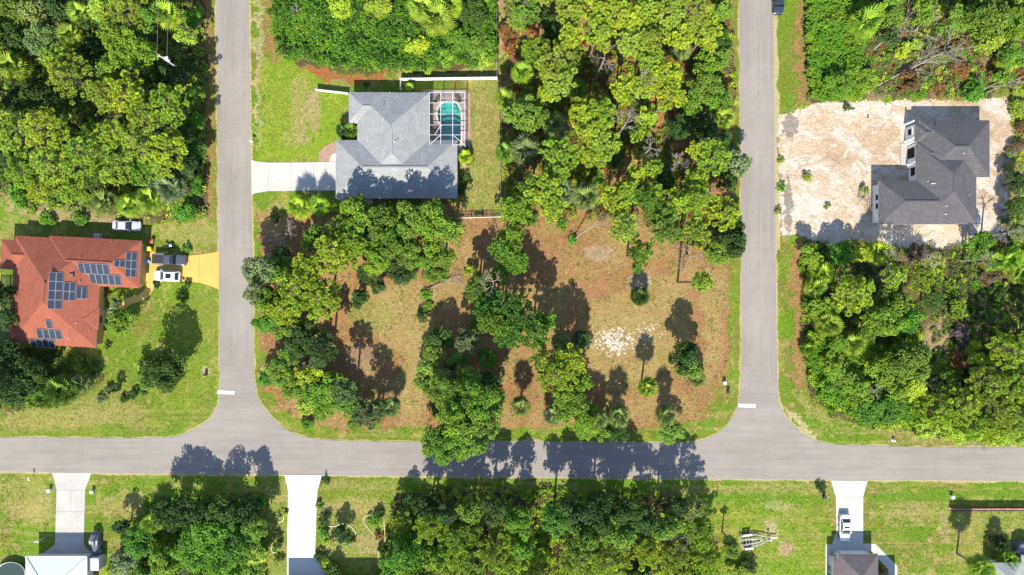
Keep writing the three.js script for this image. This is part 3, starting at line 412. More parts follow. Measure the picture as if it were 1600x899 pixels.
// 2. red-roofed house with solar panels
{
  const a = -0.055;
  const R = (x0, y0, x1, y1, o = {}) => ({ x0: x0 / 3.909, y0: 330 + y0 / 3.909, x1: x1 / 3.909, y1: 330 + y1 / 3.909, ...o });
  const G = house('bungalow', 'bungalow with brick-red shingle roof carrying black solar panels', 90, 455, a, M.redRoof, M.yellowWall, [
    R(92, 150, 585, 835, { along: 'z' }), R(300, 150, 848, 472, { along: 'x' }), R(8, 172, 330, 372, { along: 'x' }), R(330, 575, 598, 722, { along: 'x', m: 0.42 })], { m: 0.41, fascia: mat([0.351, 0.328, 0.296], 0.7) });
  const Q = (x0, y0, x1, y1, c, r) => panels(G, x0 / 3.909, 330 + y0 / 3.909, x1 / 3.909, 330 + y1 / 3.909, c, r);
  Q(310, 372, 388, 598, 2, 4); Q(390, 434, 464, 546, 2, 2); Q(466, 460, 534, 535, 2, 1); Q(770, 250, 838, 402, 2, 3); Q(698, 298, 766, 340, 2, 1);
  Q(472, 314, 662, 378, 5, 1); Q(542, 380, 732, 442, 5, 1); Q(276, 662, 312, 714, 1, 1); Q(220, 718, 370, 774, 4, 1); Q(180, 778, 330, 828, 4, 1);
  vents(G, [[71, 441, 0.12, 0.3], [125, 440, 0.08, 0.3], [126, 403, 0.06, 0.3], [108, 529, 0.06, 0.3], [141, 516, 0.06, 0.3], [120, 505, 0.05, 0.3], [176, 378, 0.05, 0.3]]);
  { const [x, y, q] = G.onRoof(112, 430); part('roof_vent', rbox(0.7, 0.35, 0.55, 0.03, x, y + 0.12, q), mat([0.094, 0.047, 0.035], 0.8), G.roof); }
  const e = G.bl[1]; windowOn(G, e.xb - 0.46, 1.15, G.loc(0, 405)[1], 4.9, 2.1, 'e', M.yellowWall, mat([0.328, 0.234, 0.086], 0.7), 'garage_door');
  const p = G.bl[3]; windowOn(G, p.xb - 0.46, 1.5, G.loc(0, 490)[1], 1.6, 1.3, 'e'); part('porch_step', box(2.6, 0.12, 1.4, p.xb + 0.2, 0.06, G.loc(0, 478)[1]), M.concrete, G.t);
  const c = thing('pool_cage', 'dark screen enclosure against the shaded far side of the red-roofed house', 'screen enclosure'), ht = 2.6, x0 = X(2, ht), x1 = X(31, ht), z0 = Z(430, ht), z1 = Z(540, ht), bz = mat([0.023, 0.022, 0.02], 0.6);
  for (let k = 0; k <= 5; k++) part('beam', bar([x0, ht, mix(z0, z1, k / 5)], [x1, ht, mix(z0, z1, k / 5)], 0.1, 0.1), k % 2 ? M.aluminium : bz, c); for (const x of [x0, (x0 + x1) / 2, x1]) part('beam', bar([x, ht + 0.02, z0], [x, ht + 0.02, z1], 0.1, 0.1), bz, c);
  for (let k = 0; k <= 5; k++) part('post', box(0.09, ht, 0.09, x0, ht / 2, mix(z0, z1, k / 5)), bz, c);
  part('roof_screen', new THREE.PlaneGeometry(x1 - x0, z1 - z0).rotateX(-Math.PI / 2).translate((x0 + x1) / 2, ht + 0.07, (z0 + z1) / 2), new THREE.MeshStandardMaterial({ color: lin(0.015, 0.015, 0.016), roughness: 0.8, transparent: true, opacity: 0.55, side: THREE.DoubleSide }), c);
}
// 3. new house on the sandy plot
{
  const R = (x0, y0, x1, y1, o = {}) => ({ x0: 1330 + x0 / 3.459, y0: 140 + y0 / 3.459, x1: 1330 + x1 / 3.459, y1: 140 + y1 / 3.459, ...o });
  const H = house('new_house', 'unfinished house with charcoal shingle roof and pale bare walls on sand', 1470, 270, 0.0, M.darkRoof, M.block, [
    R(372, 166, 750, 475, { along: 'x' }), R(350, 300, 678, 726, { along: 'z' }), R(150, 492, 560, 729, { along: 'x' }), R(346, 186, 500, 283, { along: 'x', over: 0.06 }), R(356, 286, 560, 412, { along: 'x', over: 0.06 })], { m: 0.42, e: 3.0, fascia: mat([0.312, 0.312, 0.304], 0.8) });
  const Zl = y => H.loc(0, 140 + y / 3.459)[1];
  const [, b1, b2, b3, b4] = H.bl;
  windowOn(H, b3.xa + 0.03, 1.55, Zl(240), 1.15, 1.25, 'w', M.block, M.opening); windowOn(H, b4.xa + 0.03, 1.35, Zl(352), 1.9, 2.3, 'w', M.paintWhite, M.opening, 'door_opening'); windowOn(H, b1.xa + 0.47, 1.5, Zl(452), 1.5, 1.5, 'w', M.block, M.opening);
  windowOn(H, b2.xa + 0.47, 1.75, Zl(590), 1.05, 1.15, 'w', M.block, M.opening); windowOn(H, b2.xa + 0.47, 1.75, Zl(636), 1.05, 1.15, 'w', M.block, M.opening);
  for (const z of [290, 408]) part('column', box(0.3, 2.8, 0.3, b4.xa - 0.1, 1.4, Zl(z)), M.paintWhite, H.t); for (const z of [190, 281]) part('column', box(0.26, 2.8, 0.26, b3.xa - 0.07, 1.4, Zl(z)), M.paintWhite, H.t);
  part('porch_slab', box(1.2, 0.14, 3.8, b4.xa - 0.5, 0.07, Zl(350)), M.concrete, H.t);
  vents(H, [[1368, 204, 0.14, 0.3], [1461, 195, 0.09, 0.4], [1456, 287, 0.1, 0.35], [1460, 287, 0.06, 0.3], [1449, 284, 0.05, 0.3], [1513, 305, 0.08, 0.4], [1478, 322, 0.06, 0.35], [1477, 335, 0.08, 0.35], [1505, 240, 0.06, 0.3]]);
}
// 4. white metal roof house at the lower edge
{
  const H = house('cottage', 'house with hipped white metal roof at the lower end of its drive', 86, 900, 0, M.whiteRoof, M.stucco, [{ x0: 39.5, y0: 871, x1: 134, y1: 980 }, { x0: 62, y0: 892.5, x1: 100, y1: 960, e: 3.6, m: 0.35, over: 0.6 }], { m: 0.40, noCaps: true, e: 2.9 });
  const G = H.bl[0]; for (const [a, b] of [[[G.xa, G.e, G.za], [(G.xa + G.xb) / 2, G.e + 0.4 * (G.xb - G.xa) / 2, G.za + (G.xb - G.xa) / 2]], [[G.xb, G.e, G.za], [(G.xa + G.xb) / 2, G.e + 0.4 * (G.xb - G.xa) / 2, G.za + (G.xb - G.xa) / 2]]]) part('hip_cap', bar([a[0], a[1] + 0.03, a[2]], [b[0], b[1] + 0.03, b[2]], 0.2, 0.06), M.aluminium, H.roof);
  part('gutter', box(G.xb - G.xa + 0.1, 0.12, 0.14, (G.xa + G.xb) / 2, G.e - 0.06, G.za - 0.08), M.paintWhite, H.t); part('gutter', box(0.14, 0.12, 8, G.xb + 0.09, G.e - 0.06, G.za + 4), M.paintWhite, H.t);
  const s = thing('garden_shed', 'small pale shed roof beside the house with the white metal roof', 'shed', X(157), Z(875)); part('wall', box(1.9, 2.0, 1.9, 0, 1.0, 0), M.stucco, s); part('roof', box(2.1, 0.1, 2.1, 0, 2.06, 0).rotateZ(0.05), mat([0.39, 0.39, 0.382], 0.6), s); for (let k = -3; k <= 3; k++) part('roof_rib', box(2.1, 0.04, 0.04, 0, 2.14, k * 0.3).rotateZ(0.05), M.aluminium, s);
  const cv = thing('tarped_boat', 'small boat shrouded in dark blue-grey tarpaulin beside the white metal roofed house', 'boat', X(153), Z(846)), tg = new GB(), tm = mat([0.058, 0.07, 0.094], 0.45);
  const prof = [[-2.0, 0.35, 0.7], [-1.6, 0.75, 1.35], [-0.6, 0.9, 1.7], [0.5, 0.85, 1.3], [1.4, 0.65, 1.1], [2.2, 0.5, 0.9]];
  for (let k = 0; k < prof.length - 1; k++) { const A = prof[k], B = prof[k + 1], n = 10, q = (p, i) => { const w = i / n * Math.PI, f = 1 + 0.09 * Math.sin(i * 2.3 + p[0] * 4); return [Math.cos(w) * p[1] * f, 0.25 + Math.pow(Math.sin(w), 0.7) * p[2] * f, p[0]]; }; for (let i = 0; i < n; i++) tg.quad(q(A, i), q(A, i + 1), q(B, i + 1), q(B, i)); }
  const tgeo = tg.geo(); tgeo.computeVertexNormals(); part('tarpaulin', tgeo, tm, cv); part('hull', box(1.2, 0.6, 3.6, 0, 0.35, 0), M.paintWhite, cv); for (const z of [-0.4, 0.7]) for (const x of [-0.75, 0.75]) part('wheel', new THREE.CylinderGeometry(0.3, 0.3, 0.2, 14).rotateZ(Math.PI / 2).translate(x, 0.3, z), M.rubber, cv);
  const hb = thing('trampoline', 'oval dark net trampoline beside the wall under the white metal roof', 'trampoline', X(22), Z(893)); part('net', new THREE.CylinderGeometry(2.2, 2.2, 0.05, 28).scale(1.1, 1, 0.85).translate(0, 0.8, 0), mat([0.023, 0.039, 0.035], 0.9), hb); part('rim', new THREE.TorusGeometry(2.25, 0.07, 6, 32).rotateX(Math.PI / 2).scale(1.1, 1, 0.85).translate(0, 0.84, 0), M.steel, hb); for (let k = 0; k < 6; k++) { const w = k / 6 * 6.283; part('leg', cyl(0.04, 0.04, 0.8, Math.cos(w) * 2.42, 0, Math.sin(w) * 1.88, 6), M.steel, hb); }
}
// 5. slate-roofed house at the lower edge, and its neighbours
{
  const H = house('cottage', 'house with slate-grey shingle hip roof behind the parked white sedan', 1340, 900, 0, M.slateRoof, M.stucco, [{ x0: 1309, y0: 866, x1: 1372.5, y1: 990, e: 2.8 }, { x0: 1301, y0: 872, x1: 1340, y1: 960, e: 2.6, m: 0.3 }, { x0: 1330, y0: 905, x1: 1410, y1: 990, e: 2.79, along: 'x' }], { m: 0.42 });
  const G = H.bl[0]; windowOn(H, (G.xa + G.xb) / 2, 1.15, G.za + 0.46, 4.6, 2.1, 'n', M.vinyl, M.paintWhite, 'garage_door');
  const N = house('cottage', 'bungalow corner with pale grey-green shingles behind the fan palm', 1580, 905, 0, mat(0xffffff, 0.9, { map: shingles([0.172, 0.183, 0.172], 0.24, 40) }), M.paintWhite, [{ x0: 1551, y0: 880, x1: 1597, y1: 990, e: 2.7 }, { x0: 1597, y0: 868, x1: 1700, y1: 990, e: 2.8 }], { m: 0.36 });
  const tk = thing('water_tank', 'round dark grey domed tank at the edge beside the fan palm', 'tank', X(1592), Z(856)); part('barrel', cyl(1.5, 1.5, 1.7, 0, 0, 0, 32), mat([0.078, 0.086, 0.101], 0.5), tk); part('lid', new THREE.SphereGeometry(1.5, 32, 8, 0, 6.2832, 0, Math.PI / 2).scale(1, 0.22, 1).translate(0, 1.7, 0), mat([0.086, 0.094, 0.113], 0.4), tk);
  const B = house('cottage', 'house just below the frame whose eave shades the brilliant white drive', 520, 940, 0, M.greyRoof, M.stucco, [{ x0: 440, y0: 909, x1: 602, y1: 1010, e: 2.8 }], { m: 0.42 });
}

// ---------------------------------------------------------------- fences, posts, poles
function fence(name, label, pts, h, gap, postM, panelM, o = {}) {
  const t = thing(name, label, 'fence'), w = P2(pts);
  for (let i = 0; i + 1 < w.length; i++) {
    const [a, b] = [w[i], w[i + 1]], L = Math.hypot(b[0] - a[0], b[1] - a[1]), n = Math.max(1, Math.round(L / gap)), an = -Math.atan2(b[1] - a[1], b[0] - a[0]);
    for (let k = i ? 1 : 0; k <= n; k++) part('post', box(0.12, h + 0.12, 0.12, 0, (h + 0.12) / 2, 0, an).translate(mix(a[0], b[0], k / n), 0, mix(a[1], b[1], k / n)), postM, t);
    for (let k = 0; k < n; k++) {
      const x = mix(a[0], b[0], (k + 0.5) / n), z = mix(a[1], b[1], (k + 0.5) / n), l = L / n - 0.13;
      if (o.boards) { const m = Math.round(l / 0.15); for (let q = 0; q < m; q++) part('board', box(l / m - 0.012, h - 0.05 + rr(-0.02, 0.02), 0.025, -l / 2 + (q + 0.5) * l / m, h / 2, 0, 0).rotateY(an).translate(x, 0, z), pick(o.boards), t); part('rail', box(l, 0.09, 0.05, 0, h * 0.8, 0.04).rotateY(an).translate(x, 0, z), postM, t); }
      else if (o.rails) { for (const y of o.rails) part('rail', box(l, 0.05, 0.04, 0, y * h, 0).rotateY(an).translate(x, 0, z), postM, t); if (panelM) part('mesh_panel', box(l, h - 0.1, 0.01, 0, h / 2, 0).rotateY(an).translate(x, 0, z), panelM, t); }
      else { part('panel', box(l, h - 0.1, 0.04, 0, h / 2, 0).rotateY(an).translate(x, 0, z), panelM, t); part('top_rail', box(l, 0.09, 0.09, 0, h - 0.04, 0).rotateY(an).translate(x, 0, z), postM, t); }
    }
  }
  return t;
}
const wire = new THREE.MeshStandardMaterial({ color: lin(0.3, 0.3, 0.3), roughness: 0.6, transparent: true, opacity: 0.22, side: THREE.DoubleSide });
fence('vinyl_fence', 'white vinyl privacy fence between pool lawn and the vine thicket', [[627, 126.5], [776.5, 124.5]], 1.5, 2.3, M.vinyl, M.vinyl);
fence('vinyl_fence', 'short white fence return from the thicket fence to the grey-roofed house', [[627.2, 128], [627.2, 143]], 1.5, 2.3, M.vinyl, null, { rails: [0.15, 0.55, 0.97] });
fence('vinyl_fence', 'white fence stub on the front lawn left of the grey-roofed house', [[496, 142.5], [545, 148]], 1.2, 1.8, M.vinyl, M.vinyl);
fence('chain_fence', 'thin wire fence along the pine wood side of the pool lawn', [[777.5, 126.5], [780, 170], [781, 230], [783, 337]], 1.3, 2.6, M.greyWood, wire, { rails: [0.97] });
fence('chain_fence', 'thin wire fence running up behind the vine thicket from the vinyl fence', [[776.8, 123], [776.5, 60], [776, 20]], 1.3, 2.6, M.steel, wire, { rails: [0.97] });
fence('chain_fence', 'pale rail fence at the bottom of the pool lawn beside cleared lot', [[713, 342], [782, 340]], 1.3, 2.6, M.vinyl, wire, { rails: [0.5, 0.97] });
fence('board_fence', 'weathered red-brown board fence along the mulch bed on the lower lawn', [[1483.5, 792.5], [1602, 792]], 1.1, 2.4, M.wood, null, { boards: [M.wood, mat([0.156, 0.078, 0.047], 0.9), mat([0.109, 0.062, 0.043], 0.9)] });
{
  const b = thing('mulch_bed', 'strip of red-brown mulch behind the board fence, edged in timber', 'flower bed'); part('mulch', slab(P2([[1483, 792.8], [1620, 792.4], [1620, 797.5], [1483, 797.5]]), 0, 0.08), mat(0xffffff, 0.95, { map: tex(256, 256, (i, j) => { const k = 0.6 + 0.8 * tnoise(i, j, 256, 60, 4), t = tnoise(i, j, 256, 9, 2); return [0.30 * k, mix(0.10, 0.17, t) * k, mix(0.07, 0.11, t) * k]; }, true, 1 / 5) }), b); part('edging', box(15, 0.16, 0.12, X(1551), 0.08, Z(798.2)), M.black, b);
}
fence('chain_fence', 'thin grey fence line between lower left thicket and white drive strip', [[404, 812], [402, 915]], 1.2, 2.6, M.greyWood, wire, { rails: [0.97] });
function mailbox(px, py, turn, m, label) { const t = thing('mailbox', label, 'mailbox', X(px), Z(py), turn); part('post', box(0.1, 1.05, 0.1, 0, 0.525, 0), M.paintWhite, t); part('box', mergeAll([box(0.22, 0.16, 0.5, 0, 1.14, 0), new THREE.CylinderGeometry(0.11, 0.11, 0.5, 14, 1, false, 0, Math.PI).rotateX(Math.PI / 2).rotateZ(Math.PI / 2).translate(0, 1.22, 0)]), m, t); part('flag', box(0.02, 0.16, 0.1, 0.13, 1.2, 0.1), M.taillight, t); part('arm', box(0.08, 0.08, 0.6, 0, 1.02, 0.05), M.paintWhite, t); return t; }
mailbox(396, 223, 1.57, M.paintWhite, 'mailbox on a white post beside the cream drive'); mailbox(52, 746, 0, M.paintWhite, 'white mailbox on the lawn left of the lower left drive'); mailbox(508.5, 749, 0, M.black, 'black mailbox at the mouth of the brilliant white drive');
function marker(px, py, label, m) { const t = thing('utility_box', label, 'utility box', X(px), Z(py)); part('cabinet', rbox(0.5, 0.7, 0.45, 0.03, 0, 0.35, 0), m, t); part('lid', rbox(0.56, 0.07, 0.5, 0.02, 0, 0.73, 0), m, t); return t; }
marker(1131, 598, 'pale utility pedestal on the verge near the right stop line', M.stucco); marker(1137, 612, 'black utility pedestal on the verge near the right stop line', M.black); marker(322, 585, 'dark meter box on the bare patch near the left stop line', M.black); marker(79, 766, 'small white meter lid left of the lower left drive', M.paintWhite); marker(146, 768, 'small pale meter box right of the lower left drive', M.stucco); marker(1287, 776, 'dark meter box left of the drive with the white sedan', M.black); marker(1486, 776, 'tiny white lid on grass above the board fence', M.paintWhite);
{ const t = thing('fire_hydrant', 'white fire hydrant on the verge under the right-hand thicket', 'hydrant', X(1395), Z(688)); part('barrel', mergeAll([cyl(0.16, 0.15, 0.6, 0, 0, 0, 14), cyl(0.24, 0.24, 0.06, 0, 0, 0, 14)]), M.paintWhite, t); part('bonnet', new THREE.SphereGeometry(0.17, 14, 8).translate(0, 0.62, 0), M.paintWhite, t); part('nozzle', new THREE.CylinderGeometry(0.08, 0.08, 0.5, 10).rotateZ(Math.PI / 2).translate(0, 0.45, 0), M.steel, t); part('nozzle', new THREE.CylinderGeometry(0.1, 0.1, 0.26, 10).rotateX(Math.PI / 2).translate(0, 0.42, 0.2), M.steel, t); part('marker_rod', cyl(0.03, 0.03, 1.6, 0.4, 0, -0.1, 6), M.black, t); }
{
  const bx = X(296), bz = Z(118), ht = 10.5, t = thing('utility_pole', 'grey concrete utility pole with transformer at the wood edge', 'utility pole', bx, bz);
  part('pole', cyl(0.17, 0.11, ht, 0, 0, 0, 10), mat([0.328, 0.32, 0.304], 0.8), t); part('crossarm', box(1.7, 0.1, 0.08, 0.4, ht - 0.5, 0.12), M.greyWood, t); part('transformer', cyl(0.3, 0.3, 0.9, 0.45, ht - 2.2, 0.1, 14), mat([0.484, 0.484, 0.468], 0.5), t); part('bracket', box(0.4, 0.06, 0.06, 0.2, ht - 1.7, 0.1), M.steel, t); for (const x of [-0.4, 1.2]) part('insulator', cyl(0.06, 0.05, 0.22, x, ht - 0.44, 0.12, 8), M.paintWhite, t);
  [-0.4, 1.2].forEach((dx, i) => { const c = new THREE.CatmullRomCurve3([[bx + dx, ht - 0.2, bz + 0.12], [bx + dx + 0.1, ht - 0.7, bz - 14], [bx + dx + 0.3, ht - 0.2, bz - 30]].map(v => new THREE.Vector3(...v))); tag(part(numbered('power_line'), new THREE.TubeGeometry(c, 20, 0.016, 5), mat([0.195, 0.195, 0.195], 0.6), scene), ['thin grey power line on the pole’s wood side', 'thin grey power line on the pole’s road side'][i], 'cable', 'power lines at the wood edge'); });
}
// ---------------------------------------------------------------- vehicles
function loft(rings) {
  const p = [], idx = [], n = rings[0].length;
  rings.forEach(r => r.forEach(v => p.push(...v)));
  for (let k = 0; k + 1 < rings.length; k++) for (let i = 0; i < n; i++) { const a = k * n + i, b = k * n + (i + 1) % n, c = a + n, d = b + n; idx.push(a, c, b, b, c, d); }
  for (const [k, f] of [[0, 1], [rings.length - 1, 0]]) { const o = k * n, c = p.length / 3, q = [0, 1, 2].map(z => rings[k].reduce((s, v) => s + v[z], 0) / n); p.push(...q); for (let i = 0; i < n; i++) f ? idx.push(o + i, o + (i + 1) % n, c) : idx.push(o + (i + 1) % n, o + i, c); }
  const g = new THREE.BufferGeometry(); g.setAttribute('position', new THREE.Float32BufferAttribute(p, 3)); g.setIndex(idx); g.computeVertexNormals(); return g;
}
function car(label, px, py, turn, o) {
  const t = thing(o.name ?? 'parked_car', label, o.cat ?? 'car', X(px), Z(py), turn, o.group); const L = o.L, w = o.W / 2, pm = paint(o.color);
  const st = o.body.map(([x, k, top, lo = 0.24]) => { const a = w * k, X_ = x * L, half = [[a * 0.90, lo], [a * 0.99, lo + 0.12], [a, (lo + top) / 2], [a * 0.985, top - 0.16], [a * 0.93, top - 0.05], [a * 0.80, top], [a * 0.4, top + 0.025]]; return [...half.map(([z, y]) => [X_, y, z]), ...half.slice().reverse().map(([z, y]) => [X_, y, -z])]; });
  part('body', loft(st), pm, t); part('underbody', box(L * 0.9, 0.14, o.W * 0.8, 0, 0.23, 0), M.black, t);
  const ring = (x0, x1, hw, y) => { const c = 0.14, R = []; for (const [cx, cz, a0] of [[x1 - c, hw - c, 0], [x0 + c, hw - c, 1], [x0 + c, -hw + c, 2], [x1 - c, -hw + c, 3]]) for (let k = 0; k <= 3; k++) { const an = (a0 + k / 3) * Math.PI / 2; R.push([cx + Math.cos(an) * c, y, cz + Math.sin(an) * c]); } return R; };
  const [a, b, c, d, y0, y1] = o.cabin;                              // base from a to b, roof from c to d
  part('cabin_glass', loft([ring(a * L, b * L, w * 0.90, y0), ring(mix(a, c, 0.5) * L, mix(b, d, 0.5) * L, w * 0.83, mix(y0, y1, 0.55)), ring(c * L, d * L, w * 0.72, y1)]), M.darkGlass, t);
  const roof = part('roof_panel', loft([ring(c * L - 0.05, d * L + 0.08, w * 0.755, y1 - 0.07), ring(c * L + 0.02, d * L + 0.0, w * 0.74, y1 + 0.025), ring(c * L + 0.25, d * L - 0.25, w * 0.55, y1 + 0.055)]), pm, t);
  for (const s of [-1, 1]) { part('pillar', bar([b * L - 0.06, y0, s * w * 0.86], [d * L + 0.02, y1, s * w * 0.70], 0.09, 0.06), pm, t); part('pillar', bar([a * L + 0.06, y0, s * w * 0.86], [c * L - 0.02, y1, s * w * 0.70], 0.14, 0.06), pm, t); part('mirror', rbox(0.16, 0.13, 0.22, 0.04, b * L - 0.28, y0 + 0.08, s * (w + 0.08)), pm, t); part('headlight', rbox(0.34, 0.14, 0.4, 0.05, L * 0.445, o.lampY ?? 0.66, s * w * 0.66), M.headlight, t); part('taillight', rbox(0.16, 0.16, 0.36, 0.05, -L * 0.478, o.tailY ?? 0.80, s * w * 0.68), M.taillight, t); }
  for (const x of [0.31 * L, -0.29 * L]) for (const s of [-1, 1]) { const g = new THREE.Group(); g.name = 'wheel'; g.position.set(x, 0.33, s * (w - 0.11)); t.add(g); part('tyre', new THREE.CylinderGeometry(0.33, 0.33, 0.22, 20).rotateX(Math.PI / 2), M.rubber, g); part('rim', new THREE.CylinderGeometry(0.21, 0.21, 0.24, 14).rotateX(Math.PI / 2), M.rim, g); }
  if (o.sunroof) { const [s0, s1] = o.sunroof; part('sunroof', rbox((s1 - s0) * L, 0.03, w * 0.95, 0.012, (s0 + s1) / 2 * L, y1 + 0.06, 0), M.glass, roof); }
  return t;
}
const SEDAN = { body: [[-0.5, 0.74, 0.72, 0.35], [-0.485, 0.86, 0.90], [-0.43, 0.94, 0.99], [-0.3, 0.99, 1.0], [0, 1, 0.97], [0.16, 0.995, 0.95], [0.3, 0.97, 0.90], [0.41, 0.92, 0.80], [0.47, 0.83, 0.70], [0.5, 0.66, 0.58, 0.3]], cabin: [-0.375, 0.215, -0.235, 0.03, 0.94, 1.43] };
const SUV = { body: [[-0.5, 0.8, 0.86, 0.35], [-0.485, 0.9, 1.02], [-0.43, 0.96, 1.06], [-0.25, 1, 1.08], [0.1, 1, 1.06], [0.22, 0.99, 1.04], [0.34, 0.96, 0.98], [0.43, 0.91, 0.88], [0.48, 0.82, 0.76], [0.5, 0.7, 0.62, 0.3]], cabin: [-0.475, 0.245, -0.37, 0.045, 1.03, 1.6] };
car('silver sedan parked on the shaded grass beside the red-roofed house', 201, 353.5, 0.03 - 0.07, { ...SEDAN, L: 4.9, W: 1.86, color: [0.27, 0.28, 0.30] });
car('white car with black sunroof on the yellow drive', 264, 431.5, Math.PI - 0.05, { ...SUV, L: 4.6, W: 1.85, color: [0.56, 0.56, 0.55], sunroof: [-0.24, -0.03] });
car('white sedan with black sunroof on the pale lower drive', 1317.5, 823, -Math.PI / 2, { ...SEDAN, L: 4.75, W: 1.84, color: [0.52, 0.53, 0.54], sunroof: [-0.1, -0.03] });
car('dark navy car on the roadside, cut by the upper picture edge', 1214, 4, -Math.PI / 2, { ...SUV, L: 4.7, W: 1.88, color: [0.012, 0.016, 0.028], name: 'parked_car' });
{
  const t = car('dark grey pickup truck on the yellow drive beside the white car', 268, 406, -0.05, { L: 5.8, W: 1.98, color: [0.035, 0.036, 0.042], name: 'pickup_truck', cat: 'truck', lampY: 0.86, tailY: 0.98, body: [[-0.5, 0.93, 0.95, 0.45], [-0.49, 0.97, 1.08, 0.4], [-0.3, 1, 1.10, 0.34], [-0.02, 1, 1.10, 0.34], [0.14, 1, 1.12, 0.34], [0.3, 0.985, 1.12, 0.34], [0.43, 0.95, 1.04, 0.34], [0.485, 0.88, 0.92, 0.36], [0.5, 0.78, 0.75, 0.4]], cabin: [-0.135, 0.225, -0.10, 0.085, 1.1, 1.82] });
  part('bed_liner', box(1.95, 0.04, 1.5, -1.82, 1.118, 0), mat([0.022, 0.022, 0.025], 0.85), t); for (const s of [-1, 1]) part('bed_rail', box(2.05, 0.07, 0.12, -1.84, 1.13, s * 0.85), paint([0.16, 0.165, 0.18]), t); part('tailgate', rbox(0.08, 0.5, 1.7, 0.02, -2.86, 0.9, 0), paint([0.05, 0.052, 0.06]), t); for (let k = -3; k <= 3; k++) part('bed_rib', box(1.9, 0.02, 0.05, -1.82, 1.145, k * 0.2), M.black, t);
}
// boat trailer
{
  const t = thing('boat_trailer', 'empty galvanised boat trailer standing on the lower lawn', 'trailer', X(1172), Z(844), 0.13), m = M.steel;
  for (const s of [-1, 1]) { part('side_rail', bar([-1.9, 0.55, s * 1.0], [0.9, 0.55, s * 1.0], 0.1, 0.12), m, t); part('tongue_rail', bar([0.9, 0.55, s * 1.0], [3.6, 0.52, s * 0.08], 0.1, 0.12), m, t); part('bunk', bar([-1.9, 0.78, s * 0.5], [1.5, 0.82, s * 0.28], 0.14, 0.08), M.greyWood, t); part('fender', rbox(1.5, 0.06, 0.34, 0.02, -0.6, 0.86, s * 1.18), M.aluminium, t); for (const x of [-1.0, -0.25]) { const g = new THREE.Group(); g.name = 'wheel'; g.position.set(x, 0.33, s * 1.2); t.add(g); part('tyre', new THREE.CylinderGeometry(0.33, 0.33, 0.2, 18).rotateX(Math.PI / 2), M.rubber, g); part('rim', new THREE.CylinderGeometry(0.19, 0.19, 0.22, 12).rotateX(Math.PI / 2), M.rim, g); } part('guide_post', box(0.07, 0.9, 0.07, -1.75, 1.0, s * 0.95), M.paintWhite, t); }
  for (const x of [-1.8, -0.85, -0.3, 0.3, 0.9]) part('cross_member', box(0.09, 0.1, 2.0, x, 0.47, 0), m, t); for (const z of [-0.18, 0.18]) part('keel_bar', bar([0, 0.62, z], [2.0, 0.62, z], 0.08, 0.08), M.aluminium, t); part('coupler', box(1.1, 0.12, 0.14, 4.0, 0.52, 0), M.aluminium, t); part('winch_post', box(0.16, 0.8, 0.16, 3.1, 0.95, 0), M.black, t); part('winch', rbox(0.35, 0.25, 0.3, 0.04, 3.05, 1.4, 0), m, t); part('jack', cyl(0.05, 0.05, 0.6, 3.5, 0, 0.2, 8), m, t); part('jack_wheel', new THREE.CylinderGeometry(0.1, 0.1, 0.08, 10).rotateX(Math.PI / 2).translate(3.5, 0.1, 0.32), M.rubber, t);
}
// bins and odds and ends
function bin(px, py, m, lid, label, turn = 0) { const t = thing('wheelie_bin', label, 'bin', X(px), Z(py), turn); const b = loft([0.03, 1.0].map((y, k) => { const s = k ? 1.2 : 1; return [[-0.24 * s, y, 0.28 * s], [-0.24 * s, y, -0.28 * s], [0.24 * s, y, -0.28 * s], [0.24 * s, y, 0.28 * s]]; })); part('body', b, m, t); part('lid', rbox(0.64, 0.07, 0.76, 0.03, 0, 1.05, 0), lid, t); part('handle', box(0.5, 0.04, 0.05, 0, 1.02, -0.42), M.black, t); for (const s of [-1, 1]) part('wheel', new THREE.CylinderGeometry(0.12, 0.12, 0.06, 12).rotateZ(Math.PI / 2).translate(s * 0.27, 0.12, -0.27), M.rubber, t); }
const green = mat([0.035, 0.211, 0.125], 0.6), yell = mat([0.484, 0.374, 0.023], 0.6), cream = mat([0.429, 0.39, 0.187], 0.6), teal = mat([0.023, 0.172, 0.117], 0.6);
bin(229.5, 388.5, green, green, 'green wheeled bin at the corner of the red-roofed house'); bin(237, 389.5, yell, yell, 'yellow wheeled bin between green bin and pickup'); bin(1295.5, 887, teal, cream, 'green bin with cream lid beside the slate-roofed house', 0.1); bin(1295, 898, green, green, 'second green bin at the lower edge beside the slate-roofed house', 0.1);
{ const t = thing('tarp_bundle', 'crumpled blue and white tarp by the yellow drive garage', 'tarp', X(229), Z(408)); const g = new THREE.IcosahedronGeometry(0.55, 3), p = g.attributes.position; for (let i = 0; i < p.count; i++) { const k = 0.7 + 0.6 * noise(p.getX(i) * 4 + 9, p.getZ(i) * 4 + p.getY(i) * 3 + 9); p.setXYZ(i, p.getX(i) * k * 1.1, Math.max(0, p.getY(i) * k * 0.7 + 0.3), p.getZ(i) * k); } g.computeVertexNormals(); part('cover', g, mat([0.156, 0.211, 0.328], 0.6), t); }
